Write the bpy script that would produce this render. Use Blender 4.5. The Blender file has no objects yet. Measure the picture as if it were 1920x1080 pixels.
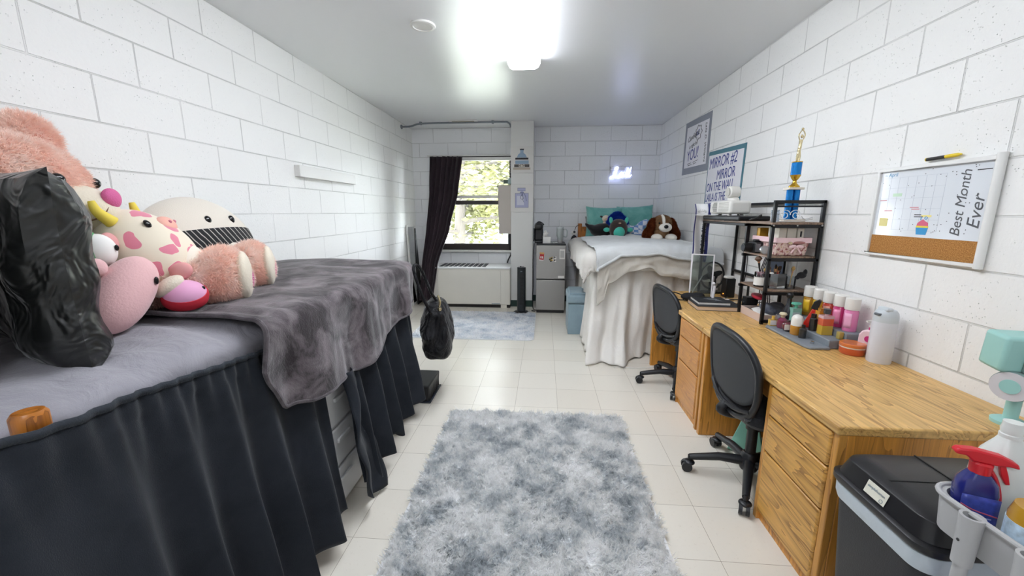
import bpy, bmesh, math, random
import numpy as np
from mathutils import Vector, Matrix, Euler, noise as mnoise
R = math.radians; PI = math.pi
SC = bpy.context.scene; COL = SC.collection
random.seed(7)
# ---------------------------------------------------------------- camera, world, light, exposure
cam = bpy.data.cameras.new('camera'); camo = bpy.data.objects.new('camera', cam); COL.objects.link(camo)
cam.sensor_width = 36; cam.lens = 743 / 1920 * 36; cam.clip_start = .05; cam.clip_end = 200
camo.location = (0, 0, 1.45); camo.rotation_euler = (R(90 - 10.9), 0, R(4.54)); SC.camera = camo
SC.view_settings.view_transform = 'Standard'; SC.view_settings.look = 'None'
SC.view_settings.gamma = 1; SC.view_settings.use_curve_mapping = False
SC.view_settings.exposure = 1.56
w = bpy.data.worlds.new('daylight'); SC.world = w; w.use_nodes = True
bgn = w.node_tree.nodes['Background']; bgn.inputs[0].default_value = (.86, .93, 1, 1); bgn.inputs[1].default_value = 11.0
LAMP = 7.4          # strength of the ceiling lamp and the light added behind the camera
NEON = 5.5
SC.cycles.use_denoising = True
SC.cycles.max_bounces = 10; SC.cycles.diffuse_bounces = 6; SC.cycles.glossy_bounces = 4
SC.cycles.transparent_max_bounces = 16; SC.cycles.sample_clamp_indirect = 6
# ---------------------------------------------------------------- materials
def lin(c):
    if isinstance(c, str): c = [int(c[i:i + 2], 16) / 255 for i in (0, 2, 4)]
    return tuple((x / 12.92 if x <= .04045 else ((x + .055) / 1.055) ** 2.4) for x in c[:3]) + (1,)
MC = {}
class NT:
    def __init__(s, name):
        s.m = bpy.data.materials.new(name); s.m.use_nodes = True; s.t = s.m.node_tree
        s.b = s.t.nodes['Principled BSDF']; s.out = s.t.nodes['Material Output']
    def n(s, ty, **kw):
        x = s.t.nodes.new(ty)
        for k, v in kw.items():
            if k[0] == 'i' and k[1:].isdigit(): s.set(x.inputs[int(k[1:])], v)
            elif k.startswith('in_'): s.set(x.inputs[k[3:].replace('_', ' ')], v)
            else: setattr(x, k, v)
        return x
    def set(s, inp, v):
        if isinstance(v, bpy.types.NodeSocket): s.t.links.new(v, inp)
        elif isinstance(v, bpy.types.Node): s.t.links.new(v.outputs[0], inp)
        else: inp.default_value = v
    def p(s, **kw):
        for k, v in kw.items(): s.set(s.b.inputs[k.replace('_', ' ')], v)
    def ramp(s, fac, stops):
        r = s.n('ShaderNodeValToRGB', i0=fac); e = r.color_ramp.elements
        while len(e) < len(stops): e.new(.5)
        for q, (pos, c) in zip(e, stops): q.position = pos; q.color = c if len(c) == 4 else tuple(c) + (1,)
        return r
    def bump(s, h, d=.01, st=1.0, prev=None):
        b = s.n('ShaderNodeBump', in_Height=h, in_Distance=d, in_Strength=st)
        if prev: s.set(b.inputs['Normal'], prev)
        return b
    def obj(s, scale=(1, 1, 1), rot=(0, 0, 0), loc=(0, 0, 0), src='Object'):
        tc = s.n('ShaderNodeTexCoord')
        return s.n('ShaderNodeMapping', i0=tc.outputs[src], i1=loc, i2=rot, i3=scale)
def mat(name, col='888888', rough=.5, metal=0, bump=0, bs=200, var=0, vs=8, coat=0, sheen=0, emit=None, es=1, spec=.5):
    if name in MC: return MC[name]
    t = NT(name); c = lin(col)
    t.p(Base_Color=c, Roughness=rough, Metallic=metal, Coat_Weight=coat, Sheen_Weight=sheen, Specular_IOR_Level=spec)
    if var:
        nz = t.n('ShaderNodeTexNoise', in_Vector=t.obj(), in_Scale=vs, in_Detail=4)
        a = tuple(max(0, x * (1 - var)) for x in c[:3]) + (1,); b = tuple(min(1, x * (1 + var)) for x in c[:3]) + (1,)
        t.p(Base_Color=t.ramp(nz, [(.3, a), (.7, b)]).outputs[0])
    if bump:
        nz = t.n('ShaderNodeTexNoise', in_Vector=t.obj(), in_Scale=bs, in_Detail=3)
        t.p(Normal=t.bump(nz.outputs[0], bump))
    if emit: t.p(Emission_Color=lin(emit), Emission_Strength=es)
    MC[name] = t.m; return t.m
def fur_mat(name, cols, scale=9, tr=.45, fine=0, lo=.33, hi=.68, detail=4):
    # strands let part of the light through
    if name in MC: return MC[name]
    t = NT(name); n = t.n('ShaderNodeTexNoise', in_Vector=t.obj(), in_Scale=scale, in_Detail=detail, in_Roughness=.65, in_Distortion=.4); f = n.outputs[0]
    if fine:
        n2 = t.n('ShaderNodeTexNoise', in_Vector=t.obj(), in_Scale=fine, in_Detail=1)
        f = t.n('ShaderNodeMath', operation='MULTIPLY_ADD', i0=n2.outputs[0], i1=.35, i2=t.n('ShaderNodeMath', operation='SUBTRACT', i0=f, i1=.175))
    m = len(cols); r = t.ramp(f, [(lo + (hi - lo) * i / max(1, m - 1), lin(c)) for i, c in enumerate(cols)]).outputs[0]
    d = t.n('ShaderNodeBsdfDiffuse', i0=r); tl = t.n('ShaderNodeBsdfTranslucent', i0=r)
    t.set(t.out.inputs[0], t.n('ShaderNodeMixShader', i0=tr, i1=d, i2=tl)); MC[name] = t.m; return t.m
def block_mat(name, axis, phase, base='EDEDEB'):
    # painted concrete block: brick pattern in the wall's own plane, joints recessed, pitted paint
    t = NT(name); g = t.n('ShaderNodeTexCoord'); sp = t.n('ShaderNodeSeparateXYZ', i0=g.outputs['Object'])
    u = t.n('ShaderNodeMath', operation='ADD', i0=sp.outputs[axis], i1=phase)
    v = t.n('ShaderNodeMath', operation='ADD', i0=sp.outputs[2], i1=.0685 + .2145 * 2)
    cv = t.n('ShaderNodeCombineXYZ', i0=u, i1=v)
    def brick(ms, sm):
        b = t.n('ShaderNodeTexBrick', in_Vector=cv, in_Scale=1.0, in_Mortar_Size=ms, in_Mortar_Smooth=sm, in_Brick_Width=.4575, in_Row_Height=.2145)
        b.offset = .5; b.inputs['Color1'].default_value = (1, 1, 1, 1); b.inputs['Color2'].default_value = (.0, .0, .0, 1); b.inputs['Mortar'].default_value = (.5, .5, .5, 1)
        return b
    b = brick(.0045, .35)
    wob = t.n('ShaderNodeTexNoise', in_Vector=g.outputs['Object'], in_Scale=2.3, in_Detail=2)
    pit = t.n('ShaderNodeTexVoronoi', in_Vector=g.outputs['Object'], in_Scale=85, in_Randomness=1)
    pitm = t.n('ShaderNodeMapRange', i0=pit.outputs['Distance'], i1=.06, i2=.2, i3=0, i4=1)
    pn = t.n('ShaderNodeTexNoise', in_Vector=g.outputs['Object'], in_Scale=5, in_Detail=3)
    pg = t.n('ShaderNodeMapRange', i0=pn.outputs[0], i1=.38, i2=.58, i3=0, i4=1)
    sel = t.n('ShaderNodeTexNoise', in_Vector=g.outputs['Object'], in_Scale=45, in_Detail=1)
    selg = t.n('ShaderNodeMapRange', i0=sel.outputs[0], i1=.50, i2=.57, i3=0, i4=1)
    pm = t.n('ShaderNodeMath', operation='MULTIPLY', i0=t.n('ShaderNodeMath', operation='SUBTRACT', i0=1.0, i1=pitm.outputs[0]), i1=t.n('ShaderNodeMath', operation='MULTIPLY', i0=pg.outputs[0], i1=selg.outputs[0]))
    c = lin(base)
    jm = t.n('ShaderNodeMapRange', i0=b.outputs['Fac'], i1=0, i2=1, i3=0, i4=.32)
    jv = t.n('ShaderNodeMath', operation='MULTIPLY', i0=jm.outputs[0], i1=t.n('ShaderNodeMapRange', i0=wob.outputs[0], i1=.35, i2=.6, i3=.35, i4=1.2).outputs[0])
    m1 = t.n('ShaderNodeMix', data_type='RGBA', in_Factor=jv); m1.inputs[6].default_value = c; m1.inputs[7].default_value = lin('6f6f6c')
    m2 = t.n('ShaderNodeMix', data_type='RGBA', in_Factor=t.n('ShaderNodeMath', operation='MULTIPLY', i0=pm, i1=.6)); t.set(m2.inputs[6], m1.outputs[2]); m2.inputs[7].default_value = lin('85857f')
    fine = t.n('ShaderNodeTexNoise', in_Vector=g.outputs['Object'], in_Scale=70, in_Detail=5)
    b1 = t.bump(t.n('ShaderNodeMath', operation='SUBTRACT', i0=1.0, i1=b.outputs['Fac']), .006, .8)
    b2 = t.bump(fine.outputs[0], .0035, .6, b1.outputs[0])
    b3 = t.bump(t.n('ShaderNodeMath', operation='SUBTRACT', i0=1.0, i1=pm), .004, .8, b2.outputs[0])
    t.p(Base_Color=m2.outputs[2], Roughness=.55, Normal=b3.outputs[0], Specular_IOR_Level=.35)
    return t.m
def oak_mat(name, axis, base='C08A3E', dark='8E5B20', rough=.32):
    # oak grain running along the given axis
    if name in MC: return MC[name]
    t = NT(name); sc = [1, 1, 1]; s0 = [9, 9, 9]; s0[axis] = .8; s1 = [130, 130, 130]; s1[axis] = 3
    n0 = t.n('ShaderNodeTexNoise', in_Vector=t.obj(tuple(s0)), in_Scale=1.0, in_Detail=3, in_Distortion=.5)
    rg = t.n('ShaderNodeMath', operation='FRACT', i0=t.n('ShaderNodeMath', operation='MULTIPLY', i0=n0.outputs[0], i1=13.0))
    n1 = t.n('ShaderNodeTexNoise', in_Vector=t.obj(tuple(s1)), in_Scale=1.0, in_Detail=3)
    a = t.n('ShaderNodeMath', operation='MULTIPLY', i0=rg, i1=.55); a = t.n('ShaderNodeMath', operation='MULTIPLY_ADD', i0=n1.outputs[0], i1=.75, i2=a)
    c, d = lin(base), lin(dark)
    mid = tuple((c[i] * .7 + d[i] * .3) for i in range(3)) + (1,)
    hi = tuple(min(1, x * 1.18) for x in c[:3]) + (1,)
    r = t.ramp(a, [(.28, hi), (.55, c), (.78, mid), (1, d)])
    t.p(Base_Color=r.outputs[0], Roughness=rough, Normal=t.bump(n1.outputs[0], .0006).outputs[0])
    MC[name] = t.m; return t.m
def glass_mat(name, tint='FFFFFF', alpha=.12, rough=.02):
    if name in MC: return MC[name]
    t = NT(name); tr = t.n('ShaderNodeBsdfTransparent', i0=lin(tint)); gl = t.n('ShaderNodeBsdfGlossy', i1=rough)
    fr = t.n('ShaderNodeFresnel', i0=1.45); mx = t.n('ShaderNodeMixShader', i0=t.n('ShaderNodeMath', operation='MAXIMUM', i0=fr, i1=alpha), i1=tr, i2=gl)
    t.set(t.out.inputs[0], mx.outputs[0]); MC[name] = t.m; return t.m
def cloth_mat(name, col, col2=None, scale=3, rough=.85, sheen=.3, bump=.0015, bs=300, lo=.35, hi=.65, wr=0):
    if name in MC: return MC[name]
    t = NT(name); c = lin(col); d = lin(col2) if col2 else c
    n = t.n('ShaderNodeTexNoise', in_Vector=t.obj(), in_Scale=scale, in_Detail=5, in_Roughness=.6, in_Distortion=.6)
    f = t.n('ShaderNodeTexNoise', in_Vector=t.obj(), in_Scale=bs, in_Detail=2)
    b = t.bump(f.outputs[0], bump)
    if wr:
        wn = t.n('ShaderNodeTexNoise', in_Vector=t.obj((1, 1, .5)), in_Scale=9, in_Detail=4, in_Distortion=1.2)
        b = t.bump(wn.outputs[0], wr, 1.0, b.outputs[0])
    t.p(Base_Color=t.ramp(n, [(lo, c), (hi, d)]).outputs[0], Roughness=rough, Sheen_Weight=sheen, Sheen_Roughness=.4, Specular_IOR_Level=.25, Normal=b.outputs[0])
    MC[name] = t.m; return t.m
# ---------------------------------------------------------------- mesh builder
def euler(rx=0, ry=0, rz=0): return Euler((rx, ry, rz)).to_matrix()
def frame_from(d):
    d = Vector(d).normalized(); a = Vector((0, 0, 1)) if abs(d.z) < .95 else Vector((1, 0, 0))
    x = a.cross(d).normalized(); return x, d.cross(x).normalized(), d
class MB:
    def __init__(s): s.v = []; s.f = []; s.M = None
    def add(s, vs, fs, M=None):
        k = len(s.v); M = M if M is not None else s.M
        if M is not None: vs = [M @ Vector(p) for p in vs]
        s.v += [tuple(p) for p in vs]; s.f += [tuple(i + k for i in f) for f in fs]; return s
    def box(s, c, d, rot=None, taper=1.0):
        c = Vector(c); x, y, z = d[0] / 2, d[1] / 2, d[2] / 2; q = taper
        vs = [Vector(p) for p in ((-x, -y, -z), (x, -y, -z), (x, y, -z), (-x, y, -z), (-x * q, -y * q, z), (x * q, -y * q, z), (x * q, y * q, z), (-x * q, y * q, z))]
        if rot is not None: vs = [rot @ p for p in vs]
        return s.add([p + c for p in vs], [(0, 3, 2, 1), (4, 5, 6, 7), (0, 1, 5, 4), (1, 2, 6, 5), (2, 3, 7, 6), (3, 0, 4, 7)])
    def bb(s, x0, x1, y0, y1, z0, z1): return s.box(((x0 + x1) / 2, (y0 + y1) / 2, (z0 + z1) / 2), (abs(x1 - x0), abs(y1 - y0), abs(z1 - z0)))
    def tube(s, pts, r, n=10, cap=True, closed=False):
        pts = [Vector(p) for p in pts]; m = len(pts); rs = r if isinstance(r, (list, tuple)) else [r] * m
        vs = []; fs = []; px = None
        for i, p in enumerate(pts):
            a = pts[(i - 1) % m] if (closed or i) else p; b = pts[(i + 1) % m] if (closed or i < m - 1) else p
            d = (b - a); d = d.normalized() if d.length > 1e-9 else Vector((0, 0, 1))
            if px is None: x, y, _ = frame_from(d)
            else:
                x = px - d * px.dot(d); x = x.normalized() if x.length > 1e-6 else frame_from(d)[0]; y = d.cross(x)
            px = x
            for k in range(n):
                t = 2 * PI * k / n; vs.append(p + (x * math.cos(t) + y * math.sin(t)) * rs[i])
        for i in range(m if closed else m - 1):
            j = (i + 1) % m
            for k in range(n): fs.append((i * n + k, i * n + (k + 1) % n, j * n + (k + 1) % n, j * n + k))
        if cap and not closed: fs += [tuple(range(n))[::-1], tuple(range((m - 1) * n, m * n))]
        return s.add(vs, fs)
    def cyl(s, p0, p1, r0, r1=None, n=20): return s.tube([p0, p1], [r0, r0 if r1 is None else r1], n)
    def lathe(s, prof, c=(0, 0, 0), n=28, rot=None):
        vs = []; fs = []; m = len(prof); c = Vector(c)
        for r, z in prof:
            for k in range(n):
                t = 2 * PI * k / n; p = Vector((r * math.cos(t), r * math.sin(t), z)); vs.append((rot @ p if rot is not None else p) + c)
        for i in range(m - 1):
            for k in range(n): fs.append((i * n + k, i * n + (k + 1) % n, (i + 1) * n + (k + 1) % n, (i + 1) * n + k))
        fs += [tuple(range(n))[::-1], tuple(range((m - 1) * n, m * n))]
        return s.add(vs, fs)
    def ell(s, c, r, rot=None, n=24, m=16, e=2.0, fn=None):
        c = Vector(c); vs = []; fs = []
        sg = lambda a: math.copysign(abs(a) ** (2 / e), a)
        for i in range(m + 1):
            ph = -PI / 2 + PI * i / m
            for k in range(n):
                t = 2 * PI * k / n; p = Vector((r[0] * sg(math.cos(ph)) * sg(math.cos(t)), r[1] * sg(math.cos(ph)) * sg(math.sin(t)), r[2] * sg(math.sin(ph))))
                if fn: p = fn(p)
                if rot is not None: p = rot @ p
                vs.append(p + c)
        for i in range(m):
            for k in range(n): fs.append((i * n + k, i * n + (k + 1) % n, (i + 1) * n + (k + 1) % n, (i + 1) * n + k))
        return s.add(vs, fs)
    def grid(s, fn, nu, nv, cu=False):
        vs = [fn(i / nu, j / nv) for i in range(nu + (0 if cu else 1)) for j in range(nv + 1)]; fs = []; q = nu if cu else nu
        N = nu if cu else nu + 1
        for i in range(nu):
            a = i; b = (i + 1) % N if cu else i + 1
            for j in range(nv): fs.append((a * (nv + 1) + j, b * (nv + 1) + j, b * (nv + 1) + j + 1, a * (nv + 1) + j + 1))
        return s.add(vs, fs)
    def prism(s, out, h0, h1, M=None):
        # outline (list of 2D points, counterclockwise) extruded along local z
        n = len(out); vs = [(p[0], p[1], h0) for p in out] + [(p[0], p[1], h1) for p in out]
        fs = [tuple(range(n))[::-1], tuple(range(n, 2 * n))] + [(i, (i + 1) % n, n + (i + 1) % n, n + i) for i in range(n)]
        return s.add(vs, fs, M)
    def pillow(s, w, h, t, M=None, n=22, crisp=.42, wr=.0, seed=0):
        vs = []; fs = []
        for sd in (1, -1):
            k = len(vs)
            for i in range(n + 1):
                for j in range(n + 1):
                    a = -1 + 2 * i / n; b = -1 + 2 * j / n
                    pin = 1 - .07 * (1 - abs(b) ** 2.0) * abs(a) ** 3; pin2 = 1 - .07 * (1 - abs(a) ** 2.0) * abs(b) ** 3
                    z = t / 2 * max(0, (1 - a ** 4)) ** crisp * max(0, (1 - b ** 4)) ** crisp
                    x = a * w / 2 * pin; y = b * h / 2 * pin2
                    if wr: z += wr * mnoise.noise(Vector((x * 7 + seed, y * 7, sd * 3))) * (z / (t / 2)) + wr * .6 * mnoise.noise(Vector((x * 18 + seed, y * 6, sd * 3 + 9))) * (z / (t / 2)) ** .5
                    vs.append((x, y, sd * z))
            for i in range(n):
                for j in range(n):
                    q = (k + i * (n + 1) + j, k + (i + 1) * (n + 1) + j, k + (i + 1) * (n + 1) + j + 1, k + i * (n + 1) + j + 1)
                    fs.append(q if sd > 0 else q[::-1])
        return s.add(vs, fs, M)
def mesh_of(mb, name, smooth=True):
    me = bpy.data.meshes.new(name); me.from_pydata(mb.v, [], mb.f); me.update()
    bm = bmesh.new(); bm.from_mesh(me); bmesh.ops.remove_doubles(bm, verts=bm.verts, dist=1e-5)
    bmesh.ops.recalc_face_normals(bm, faces=bm.faces)
    for f in bm.faces: f.smooth = smooth
    if smooth:
        for e in bm.edges:
            if len(e.link_faces) == 2 and e.calc_face_angle(0) > R(38): e.smooth = False
    bm.to_mesh(me); bm.free(); return me
def part(name, mb, m, parent=None, bevel=0, sub=0, solid=0, label=None, seg=2, smooth=True, stuff=False):
    o = bpy.data.objects.new(name, mesh_of(mb, name, smooth)); COL.objects.link(o); o.data.materials.append(m)
    if parent is not None: o.parent = parent
    if solid: md = o.modifiers.new('s', 'SOLIDIFY'); md.thickness = solid; md.offset = 0
    if bevel: md = o.modifiers.new('b', 'BEVEL'); md.width = bevel; md.segments = seg; md.limit_method = 'ANGLE'; md.angle_limit = R(35)
    if sub: md = o.modifiers.new('u', 'SUBSURF'); md.levels = sub; md.render_levels = sub
    if label: o['label'] = label
    if stuff: o['kind'] = 'stuff'
    return o
def tag(o, label, cat, group=None, loc=None, rz=None, kind=None):
    o['label'] = label; o['category'] = cat
    if group: o['group'] = group
    if kind: o['kind'] = kind
    if loc: o.location = loc
    if rz: o.rotation_euler.z = rz
    return o
def thing(name, label, cat, loc=(0, 0, 0), rz=0, group=None):
    o = bpy.data.objects.new(name, None); COL.objects.link(o); o.empty_display_size = .05
    o.location = loc; o.rotation_euler = (0, 0, rz); return tag(o, label, cat, group)
def dup(root, loc, rz, label, group=None):
    r = root.copy(); COL.objects.link(r); r.location = loc; r.rotation_euler.z = rz; r['label'] = label
    if group: r['group'] = group
    def rec(a, b):
        for ch in list(a.children):
            c = ch.copy(); COL.objects.link(c); c.parent = b; rec(ch, c)
    rec(root, r); return r
def struct(name, mb, m, bevel=0, parent=None, **kw):
    o = part(name, mb, m, parent, bevel, **kw)
    if parent is None: o['kind'] = 'structure'
    return o
def text_mb(s, size, M, shear=0, depth=.0006, align='LEFT', bold=.0, mb=None, sx=1.0, space=1.0):
    cu = bpy.data.curves.new('t', 'FONT'); cu.body = s; cu.size = size; cu.shear = shear; cu.extrude = depth; cu.align_x = align
    cu.offset = bold; cu.resolution_u = 3; cu.space_character = space
    o = bpy.data.objects.new('t', cu); COL.objects.link(o); dg = bpy.context.evaluated_depsgraph_get(); dg.update()
    me = bpy.data.meshes.new_from_object(o.evaluated_get(dg)); mb = mb or MB(); k = Matrix.Diagonal((sx, 1, 1, 1))
    mb.add([k @ v.co for v in me.vertices], [tuple(p.vertices) for p in me.polygons], M)
    bpy.data.objects.remove(o); bpy.data.curves.remove(cu); bpy.data.meshes.remove(me); return mb
def plane_M(origin, ux, uy):
    ux = Vector(ux).normalized(); uy = Vector(uy).normalized(); uz = ux.cross(uy)
    return Matrix.Translation(Vector(origin)) @ Matrix((ux, uy, uz)).transposed().to_4x4()
def smooth_pts(P, n=6, closed=False):
    P = [Vector(p) for p in P]; out = []; m = len(P)
    for i in range(m if closed else m - 1):
        if closed: a, b, c, d = P[(i - 1) % m], P[i], P[(i + 1) % m], P[(i + 2) % m]
        else: a, b, c, d = P[max(0, i - 1)], P[i], P[i + 1], P[min(m - 1, i + 2)]
        for k in range(n):
            t = k / n; out.append(.5 * ((2 * b) + (c - a) * t + (2 * a - 5 * b + 4 * c - d) * t * t + (3 * b - a - 3 * c + d) * t ** 3))
    if not closed: out.append(P[-1])
    return out
def nz(x, y=0, z=0): return mnoise.noise(Vector((x, y, z)))
def baked(mb, voxel=.01, smooth=6):
    # melt overlapping volumes into one continuous skin
    me = mesh_of(mb, 'b'); o = bpy.data.objects.new('b', me); COL.objects.link(o)
    md = o.modifiers.new('r', 'REMESH'); md.mode = 'VOXEL'; md.voxel_size = voxel
    if smooth: md = o.modifiers.new('s', 'SMOOTH'); md.iterations = smooth; md.factor = .5
    dg = bpy.context.evaluated_depsgraph_get(); dg.update(); m2 = bpy.data.meshes.new_from_object(o.evaluated_get(dg))
    out = MB(); out.v = [tuple(v.co) for v in m2.vertices]; out.f = [tuple(p.vertices) for p in m2.polygons]
    bpy.data.objects.remove(o); bpy.data.meshes.remove(m2); return out
def fur(name, src, count, length, width, m, parent, lean=(0, 0, 0), rnd=.5, seed=1, label=None, keep=None, curl=.3, clump=0):
    # individual tapered strands grown on a mesh's surface
    rng = np.random.default_rng(seed); V = np.array(src.v, dtype=float)
    T = []
    for f in src.f:
        for i in range(1, len(f) - 1): T.append((f[0], f[i], f[i + 1]))
    T = np.array(T); A, B, C = V[T[:, 0]], V[T[:, 1]], V[T[:, 2]]; N = np.cross(B - A, C - A); ar = np.linalg.norm(N, axis=1) + 1e-12
    idx = rng.choice(len(T), count, p=ar / ar.sum()); r1 = np.sqrt(rng.random(count)); r2 = rng.random(count)
    P = A[idx] * (1 - r1)[:, None] + B[idx] * (r1 * (1 - r2))[:, None] + C[idx] * (r1 * r2)[:, None]; Nn = N[idx] / ar[idx][:, None]
    if keep is not None: k = keep(P); P = P[k]; Nn = Nn[k]; count = len(P)
    # clumped direction field plus own randomness
    fld = np.stack([np.sin(P[:, 0] * 47 + P[:, 1] * 31 + 1.7 * np.sin(P[:, 1] * 23 + P[:, 2] * 17)), np.sin(P[:, 1] * 43 - P[:, 0] * 29 + 2.1 * np.sin(P[:, 0] * 19)), np.sin(P[:, 2] * 41 + P[:, 0] * 13)], 1)
    D = Nn + np.array(lean) + fld * curl + rng.normal(0, rnd, (count, 3)); D /= np.linalg.norm(D, axis=1)[:, None]
    if clump:   # neighbouring strands gather into tufts that point the same way
        ji = P + rng.normal(0, clump * .22, P.shape); ci = np.floor(ji / clump).astype(np.int64); hsh = (ci[:, 0] * 73856093 ^ ci[:, 1] * 19349663 ^ ci[:, 2] * 83492791) & 0xFFFFF
        hv = np.stack([np.sin(hsh * 12.9898), np.sin(hsh * 78.233 + 1), np.sin(hsh * 37.719 + 2) * .4], 1); ctr = (ci + .5) * clump
        D = D * .55 + hv * .75; pull = ctr - P; pull[:, 2] = 0; D += pull / clump * .5; D /= np.linalg.norm(D, axis=1)[:, None]
    neg = (D * Nn).sum(1) < .12; D[neg] += Nn[neg] * .9; D /= np.linalg.norm(D, axis=1)[:, None]
    L = length * rng.uniform(.6, 1.15, count); S = np.cross(D, rng.normal(0, 1, (count, 3))); S /= np.linalg.norm(S, axis=1)[:, None]; S *= (width / 2)
    D2 = D + rng.normal(0, .35, (count, 3)) + np.array(lean) * .6; D2 /= np.linalg.norm(D2, axis=1)[:, None]
    m1 = P + D * (L * .55)[:, None]; tip = m1 + D2 * (L * .45)[:, None]; base = P - Nn * length * .06
    VV = np.stack([base - S, base + S, m1 + S * .75, m1 - S * .75, tip], 1).reshape(-1, 3)
    q = np.arange(count) * 5; me = bpy.data.meshes.new(name)
    me.vertices.add(len(VV)); me.vertices.foreach_set('co', VV.astype(np.float32).ravel())
    loops = np.stack([q, q + 1, q + 2, q + 3, q + 3, q + 2, q + 4], 1).ravel(); me.loops.add(len(loops)); me.loops.foreach_set('vertex_index', loops.astype(np.int32))
    st = np.stack([np.arange(count) * 7, np.arange(count) * 7 + 4], 1).ravel(); me.polygons.add(len(st)); me.polygons.foreach_set('loop_start', st.astype(np.int32))
    me.update(calc_edges=True); me.materials.append(m); o = bpy.data.objects.new(name, me); COL.objects.link(o); o.parent = parent; o['kind'] = 'stuff'
    if label: o['label'] = label
    return o

# ================================================================ THE ROOM
XL, XR, YB, YF, ZC = -2.09, 1.735, 6.42, -1.7, 2.725
mwl = block_mat('painted_block_left', 1, -1.589 + .4575 * 20.5)
mwr = block_mat('painted_block_right', 1, -2.159 + .4575 * 20.5)
mwb = block_mat('painted_block_back', 0, -.998 + .4575 * 20.5, 'EBECEE')
# floor tiles
t = NT('vinyl_tile'); g = t.n('ShaderNodeTexCoord')
bk = t.n('ShaderNodeTexBrick', in_Vector=t.n('ShaderNodeMapping', i0=g.outputs['Object'], i1=(.52 + .3216 * 20, -1.49 + .3216 * 30 - .0, 0)), in_Scale=1.0, in_Mortar_Size=.0011, in_Mortar_Smooth=.2, in_Brick_Width=.3216, in_Row_Height=.3216)
bk.offset = 0; bk.inputs['Color1'].default_value = lin('E2DDD2'); bk.inputs['Color2'].default_value = lin('DED8CC'); bk.inputs['Mortar'].default_value = lin('9b9284')
n1 = t.n('ShaderNodeTexNoise', in_Vector=g.outputs['Object'], in_Scale=60, in_Detail=6, in_Roughness=.75)
mx = t.n('ShaderNodeMix', data_type='RGBA', in_Factor=t.n('ShaderNodeMapRange', i0=n1.outputs[0], i1=.58, i2=.75, i3=0, i4=.3).outputs[0]); t.set(mx.inputs[6], bk.outputs[0]); mx.inputs[7].default_value = lin('a89880')
n2 = t.n('ShaderNodeTexNoise', in_Vector=g.outputs['Object'], in_Scale=2.5, in_Detail=1)
t.p(Base_Color=mx.outputs[2], Roughness=.24, Normal=t.bump(n2.outputs[0], .003, .3).outputs[0], Specular_IOR_Level=.36)
mfloor = t.m
t = NT('ceiling_gloss_paint'); n1 = t.n('ShaderNodeTexNoise', in_Vector=t.obj(), in_Scale=1.6, in_Detail=1)
t.p(Base_Color=lin('E2E3E5'), Roughness=.3, Specular_IOR_Level=.55, Normal=t.bump(n1.outputs[0], .0022, .35).outputs[0]); mceil = t.m
struct('floor', MB().bb(XL - .1, XR + .1, YF - .1, YB + .1, -.1, 0), mfloor)
struct('ceiling', MB().bb(XL - .1, XR + .1, YF - .1, YB + .3, ZC, ZC + .1), mceil)
struct('wall_left', MB().bb(XL - .1, XL, YF - .1, YB + .3, 0, ZC), mwl)
struct('wall_right', MB().bb(XR, XR + .1, YF - .1, YB + .3, 0, ZC), mwr)
struct('wall_front', MB().bb(XL - .1, XR + .1, YF - .1, YF, 0, ZC), mwb)
WX0, WX1, WZ0, WZ1 = -1.80, -.50, .84, 2.30
struct('wall_back', MB().bb(XL, WX0, YB, YB + .2, 0, ZC).bb(WX0, WX1, YB, YB + .2, 0, WZ0).bb(WX0, WX1, YB, YB + .2, WZ1, ZC).bb(WX1, XR, YB, YB + .2, 0, ZC), mwb)
mpaint = mat('white_paint', 'DCDBD8', .5, bump=.001, bs=90); mcream = mat('cream_enamel', 'DEDAD0', .42, var=.02, vs=3)
mbrown = mat('dark_bronze', '2c2422', .4); mblackpl = mat('black_plastic', '17181a', .38); mgreen = mat('dark_green_vinyl', '1f3b33', .5)
CX0, CX1, CY0 = -.492, -.163, 6.0
struct('wall_column', MB().bb(CX0, CX1, CY0, YB, 0, ZC), mpaint, bevel=.004)
struct('baseboard_column', MB().bb(CX0 - .005, CX1 + .006, CY0 - .006, YB - .01, 0, .10), mgreen, bevel=.002)
struct('baseboard_back', MB().bb(CX1 + .007, XR - .001, YB - .008, YB, 0, .10), mgreen)
# window
wf = MB(); y0, y1 = YB - .02, YB + .06
wf.bb(WX0, WX1, y0, y1, WZ0 + .0, WZ0 + .10).bb(WX0, WX1, y0, y1, WZ1 - .04, WZ1).bb(WX0, WX0 + .05, y0, y1, WZ0, WZ1).bb(WX1 - .05, WX1, y0, y1, WZ0, WZ1)
win = bpy.data.objects.new('window_1', None); COL.objects.link(win); win['kind'] = 'structure'; win.location = (0, 0, 0)
part('window_frame', wf, mbrown, win, bevel=.004)
part('meeting_rail', MB().bb(WX0 + .05, WX1 - .05, y0 + .01, y1, 1.56, 1.625), mbrown, win, bevel=.003)
mglass = glass_mat('window_glass', 'FFFFFF', .02)
part('glass_pane', MB().bb(WX0 + .05, WX1 - .05, YB + .03, YB + .035, WZ0 + .1, 1.56), mglass, win)
part('glass_pane', MB().bb(WX0 + .05, WX1 - .05, YB + .04, YB + .045, 1.625, WZ1 - .04), mglass, win)
struct('trim_1', MB().bb(WX0 - .02, WX1, YB - .07, YB - .021, WZ0 - .035, WZ0), mpaint, bevel=.004)
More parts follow.
